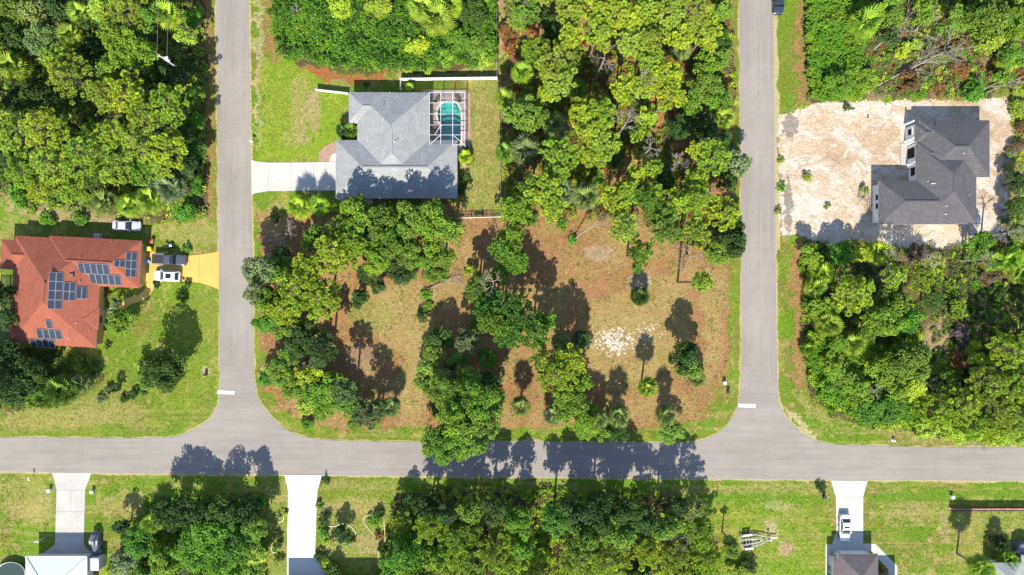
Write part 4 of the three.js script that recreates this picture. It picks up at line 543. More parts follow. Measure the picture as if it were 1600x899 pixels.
{ const t = thing('wheelbarrow', 'red wheelbarrow on grass near the yellow bin', 'wheelbarrow', X(239), Z(377), 1.3); part('tray', loft([[0.25, 0.5], [0.55, 0.75]].map(([y, k]) => [[-0.6 * k, y, 0.4 * k], [-0.6 * k, y, -0.4 * k], [0.6 * k, y, -0.4 * k], [0.6 * k, y, 0.4 * k]])), mat([0.234, 0.039, 0.027], 0.6), t); part('wheel', new THREE.CylinderGeometry(0.2, 0.2, 0.08, 14).rotateX(Math.PI / 2).translate(0.6, 0.2, 0), M.rubber, t); for (const s of [-1, 1]) { part('handle', bar([0.6, 0.25, s * 0.1], [-1.0, 0.6, s * 0.3], 0.05, 0.05), M.wood, t); part('leg', box(0.05, 0.35, 0.05, -0.35, 0.175, s * 0.25), M.steel, t); } }
{ const t = thing('lawn_mower', 'dark machine with chrome top standing above the pickup', 'mower', X(268), Z(384), 0.2); part('deck', rbox(1.0, 0.25, 0.8, 0.08, 0, 0.25, 0), M.black, t); part('engine', rbox(0.5, 0.35, 0.5, 0.08, 0.05, 0.5, 0), M.steel, t); part('handle', bar([-0.4, 0.4, 0], [-1.1, 1.0, 0], 0.5, 0.04), M.black, t); for (const x of [-0.4, 0.4]) for (const s of [-1, 1]) part('wheel', new THREE.CylinderGeometry(0.13, 0.13, 0.08, 12).rotateX(Math.PI / 2).translate(x, 0.13, s * 0.42), M.rubber, t); }
{ const t = thing('air_conditioner', 'grey air conditioner unit on the shaded wall of the red-roofed house', 'air conditioner', X(155), Z(369.5)); part('cabinet', rbox(0.9, 0.85, 0.9, 0.05, 0, 0.47, 0), mat([0.328, 0.335, 0.328], 0.6), t); part('fan_grille', new THREE.TorusGeometry(0.32, 0.03, 6, 20).rotateX(Math.PI / 2).translate(0, 0.91, 0), M.black, t); part('fan_hub', cyl(0.12, 0.12, 0.04, 0, 0.89, 0), M.black, t); part('pad', box(1.1, 0.05, 1.1, 0, 0.025, 0), M.concrete, t); }
{ const t = thing('rubble_heap', 'small white rubble heap on the upper edge of the sandy plot', 'rubble', X(1331), Z(174)); part('slab', rbox(0.9, 0.2, 0.6, 0.04, 0, 0.1, 0), M.paintWhite, t); part('slab', rbox(0.6, 0.18, 0.5, 0.04, 0.3, 0.28, 0.1).rotateY(0.5), M.concrete, t); }
// flower bed edgings by the white drive
for (const [label, pts, m] of [['pale curved edging around the bed with red flowers', [[585, 806], [571, 806], [568, 814], [573, 822], [581, 832], [588, 840], [592, 860], [591, 880], [600, 888], [606, 872], [602, 845], [600, 810]], mat([0.351, 0.328, 0.156], 0.8)], ['dark edging with white stones around the shrub bed beside the white drive', [[508, 790], [506, 808], [505, 816], [518, 823], [540, 818], [555, 832], [552, 846], [540, 855]], mat([0.39, 0.374, 0.328], 0.8)]]) {
  const c = new THREE.CatmullRomCurve3(pts.map(([x, y]) => new THREE.Vector3(X(x), 0.06, Z(y)))); tag(part(numbered('bed_edging'), new THREE.TubeGeometry(c, 60, 0.07, 6), m, scene), label, 'edging');
}
for (const [px, py, r, label] of [[437, 808, 0.72, 'larger pale ring edging on the grass strip left of the white drive'], [428.5, 858, 0.5, 'smaller pale ring edging on the grass strip left of the white drive']]) tag(part(numbered('ring_edging'), new THREE.TorusGeometry(r, 0.07, 6, 28).rotateX(Math.PI / 2).scale(1, 1, 1.25).translate(X(px), 0.07, Z(py)), mat([0.429, 0.406, 0.218], 0.8), scene), label, 'edging');
{ const t = thing('garden_lamp', 'white twin globe lamp post on the lawn beside the lower left drive', 'lamp post', X(70), Z(840)); part('post', cyl(0.05, 0.04, 2.1, 0, 0, 0, 8), M.paintWhite, t); part('arm', box(0.5, 0.05, 0.05, 0, 2.05, 0), M.paintWhite, t); for (const s of [-1, 1]) part('globe', new THREE.SphereGeometry(0.13, 12, 8).translate(s * 0.25, 2.2, 0), M.paintWhite, t); }
{ const t = thing('garden_flag', 'small garden flag on a pole beside the parked white sedan', 'flag', X(1321), Z(860)); part('pole', cyl(0.02, 0.02, 1.2, 0, 0, 0, 6), M.steel, t); part('cloth', box(0.4, 0.3, 0.02, 0.2, 1.0, 0), M.paintWhite, t); }
scene.userData.clear = [[[38, 738], [146, 738], [146, 899], [38, 899]].map(p => p), [[444, 740], [504, 740], [496, 768], [496, 880], [530, 899], [448, 899]], [[1296, 748], [1358, 748], [1350, 780], [1350, 850], [1372, 850], [1404, 885], [1404, 899], [1288, 899], [1288, 850], [1306, 850]], [[0, 362], [60, 360], [220, 376], [342, 392], [342, 454], [240, 442], [236, 462], [205, 478], [180, 492], [150, 480], [150, 550], [0, 540]], [[390, 246], [530, 216], [530, 304], [390, 308]], [[545, 140], [735, 140], [735, 312], [520, 312]], [[1483, 786], [1600, 786], [1600, 800], [1483, 800]], [[1550, 860], [1600, 860], [1600, 899], [1550, 899]]];

// ---------------------------------------------------------------- vegetation
const leafM = {}, TINT = {
  y: [0.235, 0.330, 0.022], g: [0.122, 0.212, 0.015], d: [0.040, 0.082, 0.012], v: [0.080, 0.195, 0.013], o: [0.145, 0.195, 0.048], r: [0.165, 0.082, 0.026], b: [0.115, 0.088, 0.048], gold: [0.27, 0.215, 0.04],
};
const leafKinds = {};
for (const [k, c] of Object.entries(TINT)) leafKinds[k] = [[1, 1, 1], [1.18, 1.08, 1], [0.78, 0.90, 1], [0.84, 0.80, 1.1], [1.0, 1.0, 1.6]].map(s => new THREE.MeshPhysicalMaterial({ color: lin(c[0] * s[0], c[1] * s[1], c[2] * s[2]), roughness: 0.8, specularIntensity: 0.3, vertexColors: true, transmission: 0.28, thickness: 0, side: THREE.DoubleSide }));
for (const k in leafKinds) leafM[k] = leafKinds[k][0];
const vary = (k = 0.3) => { const s = rr(1 - k, 1 + k), h = rr(-0.12, 0.12); return [s * (1 + h), s, s * (1 - h)]; };
function ball() { let x, y, z, d; do { x = rr(-1, 1); y = rr(-1, 1); z = rr(-1, 1); d = x * x + y * y + z * z; } while (d > 1 || d < 1e-3); return [x, y, z]; }
function broadCrown(R, leaf, dens, flat = 0.62) {                      // lobes of leaves round a few limbs
  const g = new GB(), b = new GB(), lobes = [], n = Math.round(9 + R * R * 2.6);
  for (let k = 0; k < n; k++) { const p = ball(), e = 0.80; lobes.push([p[0] * R * e, (p[1] * 0.8 + 0.1) * R * flat, p[2] * R * e, rr(0.22, 0.36) * R * (R > 2.5 ? 0.85 : 1.1), vary(0.2)]); }
  const total = dens * R * R;
  for (const [x, y, z, r, c] of lobes) {
    const m = Math.round(total / n);
    for (let k = 0; k < m; k++) {
      const v = vec(...ball()); if (v[1] < -0.35 && rnd() < 0.75) { v[1] = -v[1]; }
      const q = r * rr(0.62, 1.06) , nn = vec(v[0] * 0.4 + rr(-0.55, 0.55), v[1] * 0.4 + rr(0.25, 1.1), v[2] * 0.4 + rr(-0.45, 0.65)), w = vary(0.34), s = leaf * rr(0.7, 1.35);
      g.leaf([x + v[0] * q, y + v[1] * q * 0.8, z + v[2] * q], nn, tangent(nn), s, s * 0.62, [c[0] * w[0], c[1] * w[1], c[2] * w[2]]);
    }
    if (rnd() < 0.6) b.tube([0, -R * flat * 0.9, 0], [x * 0.8, y * 0.8, z * 0.8], 0.03 * R, 0.012 * R, 4);
  }
  return [g.geo(), b.geo()];
}
function pineCrown(R, sparse = 1) {                                        // needle pompoms on whorled branches
  const g = new GB(), b = new GB(), n = Math.round(22 * R * sparse);
  for (let k = 0; k < n; k++) {
    const t = Math.sqrt((k + 0.5) / n), an = k * 2.39996 + rr(-0.5, 0.5), rad = t * R * rr(0.75, 1.05), y = (1 - t) * R * 0.75 + rr(-0.45, 0.35) * R, c = [Math.cos(an) * rad, y, Math.sin(an) * rad], cr = rr(0.34, 0.62) * Math.min(1.15, 0.55 + R * 0.2), tone = vary(0.22);
    b.tube([rr(-0.05, 0.05), y - rad * 0.35 - 0.2, rr(-0.05, 0.05)], c, 0.05, 0.02, 4);
    const m = Math.round(54 * cr / 0.5);
    for (let q = 0; q < m; q++) { const v = vec(rr(-1, 1), rr(-0.35, 1.1), rr(-1, 1)), w = vary(0.3), l = rr(0.3, 0.5), p = [c[0] + v[0] * cr * 0.62, c[1] + v[1] * cr * 0.5, c[2] + v[2] * cr * 0.62], u = tangent(v), nn = vec(u[0], Math.abs(u[1]) + 0.5, u[2]); g.leaf(p, nn, v, l, 0.17, [tone[0] * w[0], tone[1] * w[1], tone[2] * w[2]]); }
  }
  return [g.geo(), b.geo()];
}
function bareCrown(R, depth = 4) {                                        // leafless limbs
  const b = new GB(), grow = (p, d, l, r, k) => { const e = [p[0] + d[0] * l, p[1] + d[1] * l, p[2] + d[2] * l]; b.tube(p, e, r, r * 0.68, 5); if (k <= 0) return; const m = k > 2 ? 3 : 2 + (rnd() < 0.5 ? 1 : 0); for (let i = 0; i < m; i++) grow(e, vec(d[0] + rr(-0.8, 0.8), d[1] + rr(-0.45, 0.5), d[2] + rr(-0.8, 0.8)), l * rr(0.6, 0.85), r * 0.62, k - 1); };
  for (let i = 0; i < 4; i++) { const w = i / 4 * 6.283 + rr(-0.4, 0.4); grow([0, -R * 0.5, 0], vec(Math.cos(w), rr(0.5, 1.1), Math.sin(w)), R * 0.38, 0.05 * Math.sqrt(R), depth); }
  return [null, b.geo()];
}
function frondGeo(droop, fresh) {                                        // costapalmate fan leaf, unit length along +x
  const g = new GB(), y0 = 0, hub = [0.46, 0.05, 0];
  g.quad([0, y0, 0.018], [0, y0, -0.018], [hub[0], hub[1], -0.012], [hub[0], hub[1], 0.012], [0.9, 1, 0.7]);
  const n = 15;
  for (let k = 0; k < n; k++) {
    const a = mix(-2.05, 2.05, k / (n - 1)), L = 0.30 + 0.26 * Math.cos(a * 0.62), w = 0.046, ca = Math.cos(a), sa = Math.sin(a), px = -sa * w, pz = ca * w, dr = droop * (0.5 + 0.5 * Math.abs(sa)), c = vary(0.16).map(v => v * fresh);
    const m = [hub[0] + ca * L * 0.5, hub[1] + 0.03 - dr * 0.25 * L, sa * L * 0.5], t = [hub[0] + ca * L, hub[1] - dr * L, sa * L];
    g.tri(hub, [m[0] + px, m[1] - 0.018, m[2] + pz], t, c); g.tri(hub, t, [m[0] - px, m[1] + 0.018, m[2] - pz], c);
  }
  return g.geo();
}
const fronds = [frondGeo(0.15, 1.1), frondGeo(0.35, 1), frondGeo(0.55, 0.95)];
const trunkGeo = (() => { const g = new THREE.CylinderGeometry(0.72, 1.12, 1, 9, 6), p = g.attributes.position; for (let i = 0; i < p.count; i++) { const y = p.getY(i); p.setX(i, p.getX(i) + Math.sin(y * 3 + 1) * 0.35); p.setZ(i, p.getZ(i) + Math.cos(y * 2.4) * 0.25); } g.translate(0, 0.5, 0); g.computeVertexNormals(); return g; })();
const LIB = { O: {}, P: {}, B: {}, D: {} };
function libGet(kind, R) {
  const cls = kind === 'B' ? [0.7, 1.2, 1.9, 2.6] : kind === 'P' ? [1.4, 2.1, 2.9, 3.8] : kind === 'D' ? [1.5, 2.6, 4] : [1.6, 2.4, 3.2, 4.2];
  let best = cls[0]; for (const c of cls) if (Math.abs(c - R) < Math.abs(best - R)) best = c;
  const L = LIB[kind][best] ??= Array.from({ length: kind === 'D' ? 3 : 4 }, () => kind === 'P' ? pineCrown(best) : kind === 'D' ? bareCrown(best) : kind === 'B' ? broadCrown(best, 0.24 + 0.03 * best, 330, 0.55) : broadCrown(best, 0.28 + 0.025 * best, 300, 0.62));
  return [pick(L), R / best];
}
const plants = [];
const KIND = { O: ['broadleaf_tree', 'broadleaf tree', 'tree'], P: ['pine_tree', 'pine', 'tree'], B: ['shrub', 'shrub', 'shrub'], S: ['palm_tree', 'fan palm', 'palm'], D: ['dead_tree', 'bare dead tree', 'tree'] };
const TONE = { y: 'yellow-green', g: 'mid-green', d: 'dark green', v: 'vivid green', o: 'olive', r: 'rusty brown', b: 'brown' };
function plant(zone, kind, px, py, r, tone = 'g', hc, label) {
  const dflt = { O: 6, P: 10, B: 0, S: 4.5, D: 7 }; let R = r * S; let h = hc ?? dflt[kind]; if (kind === 'B') h = hc ?? Math.min(1.4, R * 0.5);
  R *= 1 - h / CAM_H;
  const x = X(px, h), z = Z(py, h), t = thing(KIND[kind][0], label ?? '', KIND[kind][2], x, z, 0);
  t.userData.group = `${zone.phrase} ${KIND[kind][1]}s`.replace(/^\S+ /, m => m); plants.push({ t, zone, kind, tone, px, py, r, h, label });
  if (kind === 'S') {
    const tr = part('trunk', trunkGeo, M.palmBark, t); tr.scale.set(0.17, Math.max(0.3, h - 0.1), 0.17);
    const n = R < 1.4 ? 16 : 24, off = rr(0, 6.28), m2 = tone === 'r' ? leafM.b : pick(leafKinds[tone]);
    for (let k = 0; k < n; k++) {
      const f = part('frond', fronds[k < n * 0.3 ? 0 : k < n * 0.7 ? 1 : 2], k > n * 0.9 && tone !== 'd' ? (tone === 'y' ? leafM.gold : leafM.b) : m2, t), el = mix(1.25, -0.45, Math.pow((k + 0.5) / n, 0.8)) + rr(-0.12, 0.12);
      f.rotation.order = 'YZX'; f.rotation.set(rr(-0.4, 0.4), off + k * 2.39996, el); f.position.y = h - 0.15; const s = R * rr(0.92, 1.12) / Math.max(0.75, Math.cos(el * 0.6)); f.scale.setScalar(s);
    }
  } else {
    const [[lg, bg], s] = libGet(kind, R), turn = rr(0, 6.283), fy = s * rr(0.85, 1.15) * (kind === 'O' && h > 4.4 ? 1.45 : 1);
    const rad = kind === 'P' ? 0.14 + R * 0.02 : kind === 'B' ? 0.05 : 0.10 + R * 0.035, low = kind === 'P' ? h + R * 0.4 : h - R * 0.25;
    const tr = part('trunk', trunkGeo, kind === 'D' ? M.deadBark : M.bark, t); tr.scale.set(rad, Math.max(0.25, low), rad); tr.rotation.y = turn;
    const br = part('branches', bg, kind === 'D' ? M.deadBark : M.bark, t); br.position.y = h; br.rotation.y = turn; br.scale.set(s, fy, s); br.userData.kind = 'stuff';
    if (lg) { const c = part('crown', lg, pick(leafKinds[tone]), t); c.position.y = h; c.rotation.y = turn; c.scale.set(s, fy, s); c.userData.kind = 'stuff'; }
  }
  return t;
}
const ZN = {
  A: { phrase: 'in the upper left wood', from: 'the road', key: p => -p.px }, B: { phrase: 'in the vine thicket', from: 'the road', key: p => p.px },
  C: { phrase: 'in the pine wood beside the pool lawn', from: 'the fence', key: p => p.px + 0.3 * p.py }, D1: { phrase: 'below the grey-roofed house', from: 'the road', key: p => p.px },
  D2: { phrase: 'on the cleared lot’s left corner', from: 'the road', key: p => p.px }, D3: { phrase: 'amid the cleared lot', from: 'the lower road', key: p => -p.py }, D4: { phrase: 'on the cleared lot’s right half', from: 'the road', key: p => -p.px },
  E: { phrase: 'in the scrub above the sandy plot', from: 'the road', key: p => p.px }, E2: { phrase: 'beyond the unfinished house', from: 'the top', key: p => p.py }, F: { phrase: 'in the wood below the sandy plot', from: 'the road', key: p => p.px + 0.2 * p.py },
  G1: { phrase: 'in the lower left thicket', from: 'the drive', key: p => -p.px }, G2: { phrase: 'in the wood below the street', from: 'the white drive', key: p => p.px + 0.2 * p.py }, H: { phrase: 'around the red-roofed house', from: 'the road', key: p => -p.px },
  I: { phrase: 'beside the white drive', from: 'the drive', key: p => p.px }, J: { phrase: 'on the lower right lawns', from: 'the left', key: p => p.px }, K: { phrase: 'beside the grey-roofed house or pool', from: 'the road', key: p => p.px }, L: { phrase: 'growing on the sandy plot', from: 'the road', key: p => p.px },
};
const put = (z, list) => { for (const a of list) plant(ZN[z], ...a); };
put('A', [['O', 15, 15, 30, 'g', 7], ['O', 55, 22, 26, 'o', 7], ['O', 92, 10, 24, 'd', 6], ['S', 126, 22, 21, 'y', 7.5], ['S', 110, 55, 20, 'y', 7.5], ['O', 20, 55, 28, 'd', 6], ['O', 68, 62, 28, 'o', 7], ['S', 20, 105, 26, 'y', 6], ['P', 112, 122, 36, 'y', 9], ['O', 95, 92, 26, 'g', 7], ['D', 62, 85, 20, 'b', 6], ['O', 165, 12, 28, 'y', 8], ['P', 200, 22, 34, 'y', 9], ['O', 238, 30, 26, 'g', 8], ['S', 263, 24, 23, 'y', 8], ['O', 298, 28, 15, 'v', 3.5], ['O', 288, 58, 17, 'y', 6], ['O', 185, 58, 30, 'g', 9], ['O', 218, 82, 30, 'g', 8], ['O', 180, 105, 30, 'g', 8], ['O', 240, 112, 28, 'd', 5], ['O', 272, 122, 22, 'd', 4.5], ['P', 200, 150, 32, 'y', 10], ['P', 165, 148, 28, 'y', 10], ['P', 262, 165, 32, 'y', 10], ['P', 226, 182, 28, 'y', 10], ['P', 18, 212, 32, 'y', 9], ['P', 75, 205, 34, 'y', 10], ['P', 140, 240, 40, 'y', 10], ['P', 82, 255, 32, 'y', 9], ['P', 42, 268, 28, 'y', 8], ['P', 62, 290, 24, 'y', 7], ['O', 110, 160, 26, 'd', 4.5], ['O', 60, 150, 28, 'd', 4.5], ['O', 25, 160, 26, 'd', 4], ['O', 140, 85, 26, 'd', 5], ['P', 170, 215, 28, 'y', 10], ['P', 215, 225, 34, 'y', 9], ['P', 265, 236, 32, 'y', 9], ['P', 185, 260, 30, 'y', 9], ['O', 228, 268, 26, 'g', 6], ['P', 252, 262, 20, 'y', 8], ['O', 288, 256, 20, 'd', 5], ['O', 308, 235, 15, 'v', 3], ['O', 306, 190, 16, 'v', 3], ['O', 304, 150, 16, 'g', 3], ['O', 300, 100, 16, 'd', 3], ['O', 290, 210, 20, 'd', 5], ['S', 268, 295, 25, 'o', 5], ['S', 236, 315, 23, 'y', 3.6], ['S', 205, 322, 22, 'y', 3.4], ['S', 165, 318, 23, 'o', 3.6], ['O', 290, 330, 22, 'v', 2.4], ['O', 306, 292, 16, 'v', 2.6], ['O', 112, 295, 24, 'g', 4], ['B', 32, 308, 20, 'v'], ['B', 90, 312, 18, 'g'], ['B', 135, 303, 20, 'g'], ['B', 70, 342, 12, 'v'], ['B', 125, 341, 13, 'v'], ['B', 50, 328, 10, 'g'], ['O', 145, 275, 24, 'd', 4], ['O', 10, 250, 20, 'd', 4], ['S', 240, 282, 18, 'o', 4], ['S', 288, 272, 16, 'o', 4], ['D', 228, 158, 20, 'b', 8], ['O', 150, 45, 26, 'd', 5], ['P', -30, 60, 32, 'y', 9], ['P', -28, 180, 32, 'y', 9], ['O', -25, 130, 28, 'g', 7], ['O', 60, -22, 30, 'g', 7], ['O', 130, -24, 28, 'd', 6], ['P', 210, -25, 32, 'y', 9], ['O', 275, -22, 26, 'g', 6]]);
put('B', [['S', 684, 30, 28, 'y', 4.5], ['S', 660, 12, 26, 'y', 4.5], ['S', 702, 10, 22, 'y', 4.5], ['O', 590, 8, 22, 'y', 3], ['O', 716, 58, 26, 'g', 3.2], ['O', 742, 22, 24, 'd', 4], ['O', 740, 72, 24, 'g', 2.6], ['O', 700, 88, 20, 'y', 1.8], ['O', 765, 70, 16, 'g', 2], ['O', 758, 95, 16, 'y', 1.4], ['O', 530, 12, 22, 'y', 3], ['D', 462, 14, 10, 'b', 3], ['S', 590, 100, 12, 'y', 1], ['B', 640, 104, 14, 'y'], ['B', 668, 106, 12, 'y'], ['O', 650, 70, 20, 'y', 2], ['O', 755, -20, 26, 'g', 4], ['O', 690, -26, 26, 'g', 4]]);
put('C', [['P', 820, 12, 28, 'g', 10], ['O', 810, 32, 22, 'g', 3.5], ['B', 795, 50, 18, 'r'], ['B', 828, 46, 18, 'r'], ['B', 800, 75, 13, 'r'], ['O', 858, 42, 24, 'd', 5], ['P', 893, 18, 24, 'y', 13], ['P', 930, 12, 26, 'y', 13], ['P', 962, 18, 26, 'y', 13], ['P', 892, 58, 20, 'y', 13], ['P', 935, 50, 28, 'y', 13], ['P', 868, 95, 34, 'y', 11], ['P', 838, 80, 24, 'g', 10], ['P', 872, 126, 28, 'y', 11], ['P', 856, 146, 15, 'y', 9], ['O', 862, 66, 18, 'd', 4], ['S', 815, 114, 19, 'y', 5], ['S', 788, 155, 19, 'y', 5], ['O', 816, 178, 34, 'g', 6], ['O', 850, 180, 24, 'g', 5], ['D', 945, 88, 24, 'b', 12], ['P', 986, 28, 24, 'y', 13], ['P', 1012, 18, 26, 'y', 13], ['P', 985, 66, 24, 'y', 13], ['P', 1016, 62, 22, 'y', 13], ['P', 1044, 20, 28, 'y', 13], ['P', 1082, 26, 36, 'y', 12], ['P', 1102, 52, 26, 'y', 11], ['P', 1062, 55, 24, 'y', 12], ['O', 1132, 16, 20, 'g', 3.5], ['O', 1126, 62, 20, 'd', 4], ['O', 1124, 86, 24, 'g', 4], ['O', 1104, 104, 26, 'g', 5], ['O', 1100, 134, 28, 'g', 5], ['O', 1120, 158, 24, 'g', 4], ['O', 1085, 160, 22, 'g', 4], ['P', 1016, 95, 22, 'y', 12], ['P', 1042, 118, 24, 'y', 12], ['P', 1046, 150, 24, 'y', 11], ['P', 1010, 134, 20, 'y', 11], ['P', 976, 140, 22, 'y', 11], ['P', 940, 178, 26, 'y', 11], ['P', 925, 196, 30, 'y', 10], ['P', 908, 174, 20, 'y', 10], ['P', 948, 226, 24, 'y', 10], ['P', 876, 240, 32, 'y', 10], ['P', 872, 272, 17, 'y', 9], ['P', 920, 245, 17, 'y', 9], ['P', 938, 250, 11, 'y', 8], ['S', 820, 234, 26, 'o', 5], ['S', 792, 238, 20, 'g', 4], ['O', 832, 300, 32, 'g', 8], ['P', 848, 296, 30, 'y', 10], ['P', 806, 330, 26, 'y', 9], ['P', 862, 322, 22, 'y', 9], ['S', 880, 303, 22, 'o', 5], ['S', 915, 308, 24, 'o', 5], ['O', 935, 282, 13, 'g', 5], ['P', 962, 308, 26, 'y', 10], ['S', 868, 196, 22, 'o', 5], ['S', 900, 140, 20, 'g', 4], ['O', 1012, 182, 20, 'y', 7], ['O', 1000, 208, 18, 'g', 5], ['P', 1112, 248, 28, 'y', 10], ['P', 1090, 236, 17, 'y', 9], ['O', 1150, 258, 24, 'o', 4.5], ['O', 1128, 225, 20, 'd', 4], ['O', 1100, 200, 24, 'd', 4], ['O', 1135, 285, 20, 'd', 4], ['P', 1020, 262, 15, 'y', 9], ['P', 994, 274, 17, 'y', 9], ['P', 976, 302, 22, 'y', 10], ['P', 1022, 302, 19, 'y', 9], ['P', 1086, 282, 20, 'y', 9], ['P', 1086, 312, 25, 'y', 10], ['P', 1060, 316, 21, 'y', 10], ['P', 1008, 312, 19, 'g', 10], ['P', 1126, 334, 28, 'y', 8], ['P', 1040, 356, 28, 'g', 10], ['P', 1034, 336, 20, 'g', 10], ['P', 1086, 364, 23, 'y', 10], ['O', 1142, 380, 26, 'd', 4.5], ['O', 1120, 392, 24, 'g', 4], ['O', 1148, 350, 18, 'd', 4], ['P', 975, 358, 24, 'y', 11], ['P', 1000, 396, 20, 'g', 12], ['D', 980, 190, 24, 'b', 14], ['D', 1018, 230, 18, 'b', 12], ['D', 1010, 120, 16, 'b', 13], ['D', 1062, 252, 18, 'b', 10], ['D', 1110, 300, 14, 'b', 8], ['D', 880, 225, 14, 'b', 9], ['D', 1080, 400, 26, 'b', 3], ['O', 1060, 200, 22, 'd', 3.5], ['O', 960, 250, 20, 'd', 3.5], ['O', 890, 95, 22, 'd', 4], ['S', 1000, 160, 18, 'o', 4], ['S', 1130, 185, 20, 'y', 4], ['S', 1040, 282, 18, 'd', 4], ['S', 1064, 78, 18, 'o', 4], ['B', 830, 345, 12, 'v'], ['B', 876, 352, 11, 'v'], ['B', 895, 375, 9, 'v'], ['P', 850, -22, 30, 'y', 12], ['P', 915, -24, 30, 'y', 12], ['P', 985, -22, 30, 'y', 12], ['P', 1050, -24, 30, 'y', 12], ['O', 1110, -22, 28, 'g', 6]]);
put('K', [['S', 549, 204, 15, 'g', 1.8], ['S', 536, 204, 13, 'd', 1.6], ['S', 641, 138, 9, 'y', 1.2], ['B', 572, 133, 5, 'd'], ['S', 727, 246, 13, 'y', 1.2], ['B', 733, 252, 7, 'd'], ['B', 728, 236, 7, 'd'], ['B', 728, 278, 10, 'd'], ['B', 722, 296, 9, 'd'], ['B', 537, 214, 6, 'd'], ['B', 745, 335, 4, 'd'], ['B', 752, 333, 5, 'd']]);
put('D1', [['O', 660, 345, 30, 'g', 7.5], ['O', 620, 372, 28, 'g', 6.5], ['P', 535, 360, 24, 'g', 7], ['O', 440, 425, 28, 'g', 5], ['O', 438, 400, 20, 'd', 4], ['P', 482, 420, 26, 'y', 8], ['O', 690, 402, 22, 'g', 6], ['O', 585, 415, 20, 'g', 4], ['O', 612, 408, 20, 'd', 4], ['O', 412, 505, 18, 'v', 2.5], ['O', 455, 505, 22, 'g', 5], ['S', 468, 323, 21, 'y', 3], ['S', 500, 321, 19, 'y', 3], ['B', 430, 340, 10, 'd'], ['S', 526, 324, 11, 'y', 1.4], ['D', 445, 365, 26, 'b', 3.5], ['D', 425, 385, 20, 'b', 3], ['D', 530, 350, 16, 'b', 4], ['O', 410, 420, 30, 'o', 5.5], ['O', 400, 452, 26, 'o', 5], ['O', 420, 472, 28, 'g', 4.5], ['P', 470, 450, 40, 'y', 8], ['P', 500, 468, 36, 'y', 8], ['P', 448, 484, 26, 'y', 7], ['P', 525, 395, 36, 'y', 8], ['P', 548, 382, 28, 'y', 8], ['O', 492, 372, 22, 'g', 5], ['O', 560, 338, 34, 'g', 7], ['O', 600, 350, 34, 'g', 7], ['O', 640, 342, 34, 'g', 7.5], ['O', 680, 345, 34, 'g', 7.5], ['O', 706, 362, 26, 'g', 7], ['O', 600, 392, 30, 'g', 6], ['O', 642, 396, 28, 'g', 6], ['O', 572, 372, 26, 'd', 5], ['O', 676, 388, 20, 'g', 6], ['O', 572, 428, 20, 'd', 3], ['O', 626, 424, 22, 'd', 3], ['O', 592, 448, 15, 'd', 2.6], ['O', 562, 466, 18, 'd', 3], ['S', 638, 428, 16, 'o', 2], ['O', 660, 408, 15, 'v', 3], ['B', 672, 430, 14, 'g'], ['B', 690, 432, 12, 'g'], ['B', 666, 462, 10, 'v'], ['B', 660, 494, 12, 'd'], ['B', 668, 478, 9, 'g']]);
put('D2', [['O', 450, 560, 22, 'g', 3.5], ['O', 415, 592, 15, 'v', 2.5], ['O', 482, 590, 26, 'y', 3.5], ['O', 520, 602, 24, 'g', 4], ['O', 545, 634, 22, 'g', 3], ['P', 505, 542, 22, 'd', 7], ['O', 478, 632, 20, 'y', 2.4], ['O', 480, 522, 26, 'd', 5], ['O', 468, 545, 24, 'd', 4.5], ['O', 436, 580, 26, 'g', 3.5], ['O', 460, 602, 28, 'g', 3.5], ['O', 500, 612, 28, 'g', 3.5], ['O', 530, 622, 26, 'g', 3], ['O', 560, 640, 22, 'd', 3], ['O', 553, 662, 14, 'g', 2.4], ['S', 590, 640, 20, 'o', 4], ['S', 611, 636, 17, 'o', 3.6], ['B', 480, 660, 11, 'v'], ['O', 426, 500, 20, 'v', 3], ['O', 440, 516, 18, 'g', 3], ['O', 500, 560, 20, 'd', 4], ['P', 540, 612, 22, 'o', 8], ['P', 575, 652, 20, 'o', 8], ['D', 478, 576, 14, 'b', 4], ['O', 505, 640, 20, 'g', 2.4]]);
put('D3', [['O', 715, 560, 18, 'g', 4], ['O', 678, 553, 20, 'g', 4], ['O', 660, 600, 17, 'g', 4], ['O', 728, 590, 26, 'g', 7], ['P', 788, 480, 26, 'v', 9], ['P', 762, 482, 22, 'v', 8], ['O', 772, 625, 22, 'g', 7], ['P', 745, 455, 20, 'g', 7], ['O', 720, 700, 22, 'g', 7], ['O', 688, 532, 24, 'd', 4], ['P', 730, 534, 21, 'o', 6], ['S', 762, 560, 18, 'v', 4], ['O', 668, 575, 18, 'g', 4], ['S', 707, 578, 17, 'r', 2.5], ['O', 700, 612, 36, 'g', 8], ['O', 748, 620, 38, 'g', 9], ['O', 765, 600, 24, 'd', 6], ['O', 718, 655, 40, 'g', 9], ['O', 762, 660, 30, 'g', 8], ['O', 692, 690, 36, 'g', 8], ['O', 740, 690, 26, 'g', 8], ['O', 684, 632, 20, 'd', 6], ['S', 814, 635, 18, 'o', 4.5], ['P', 772, 502, 26, 'g', 9], ['P', 812, 492, 32, 'v', 9], ['P', 836, 520, 26, 'v', 9], ['P', 796, 524, 22, 'v', 8], ['P', 800, 370, 22, 'g', 9], ['P', 788, 390, 24, 'g', 9], ['P', 806, 410, 20, 'v', 8], ['D', 770, 440, 24, 'b', 9], ['O', 752, 440, 20, 'g', 6], ['B', 736, 424, 12, 'y'], ['O', 770, 460, 18, 'v', 5], ['B', 745, 508, 14, 'g'], ['O', 782, 430, 16, 'g', 4]]);
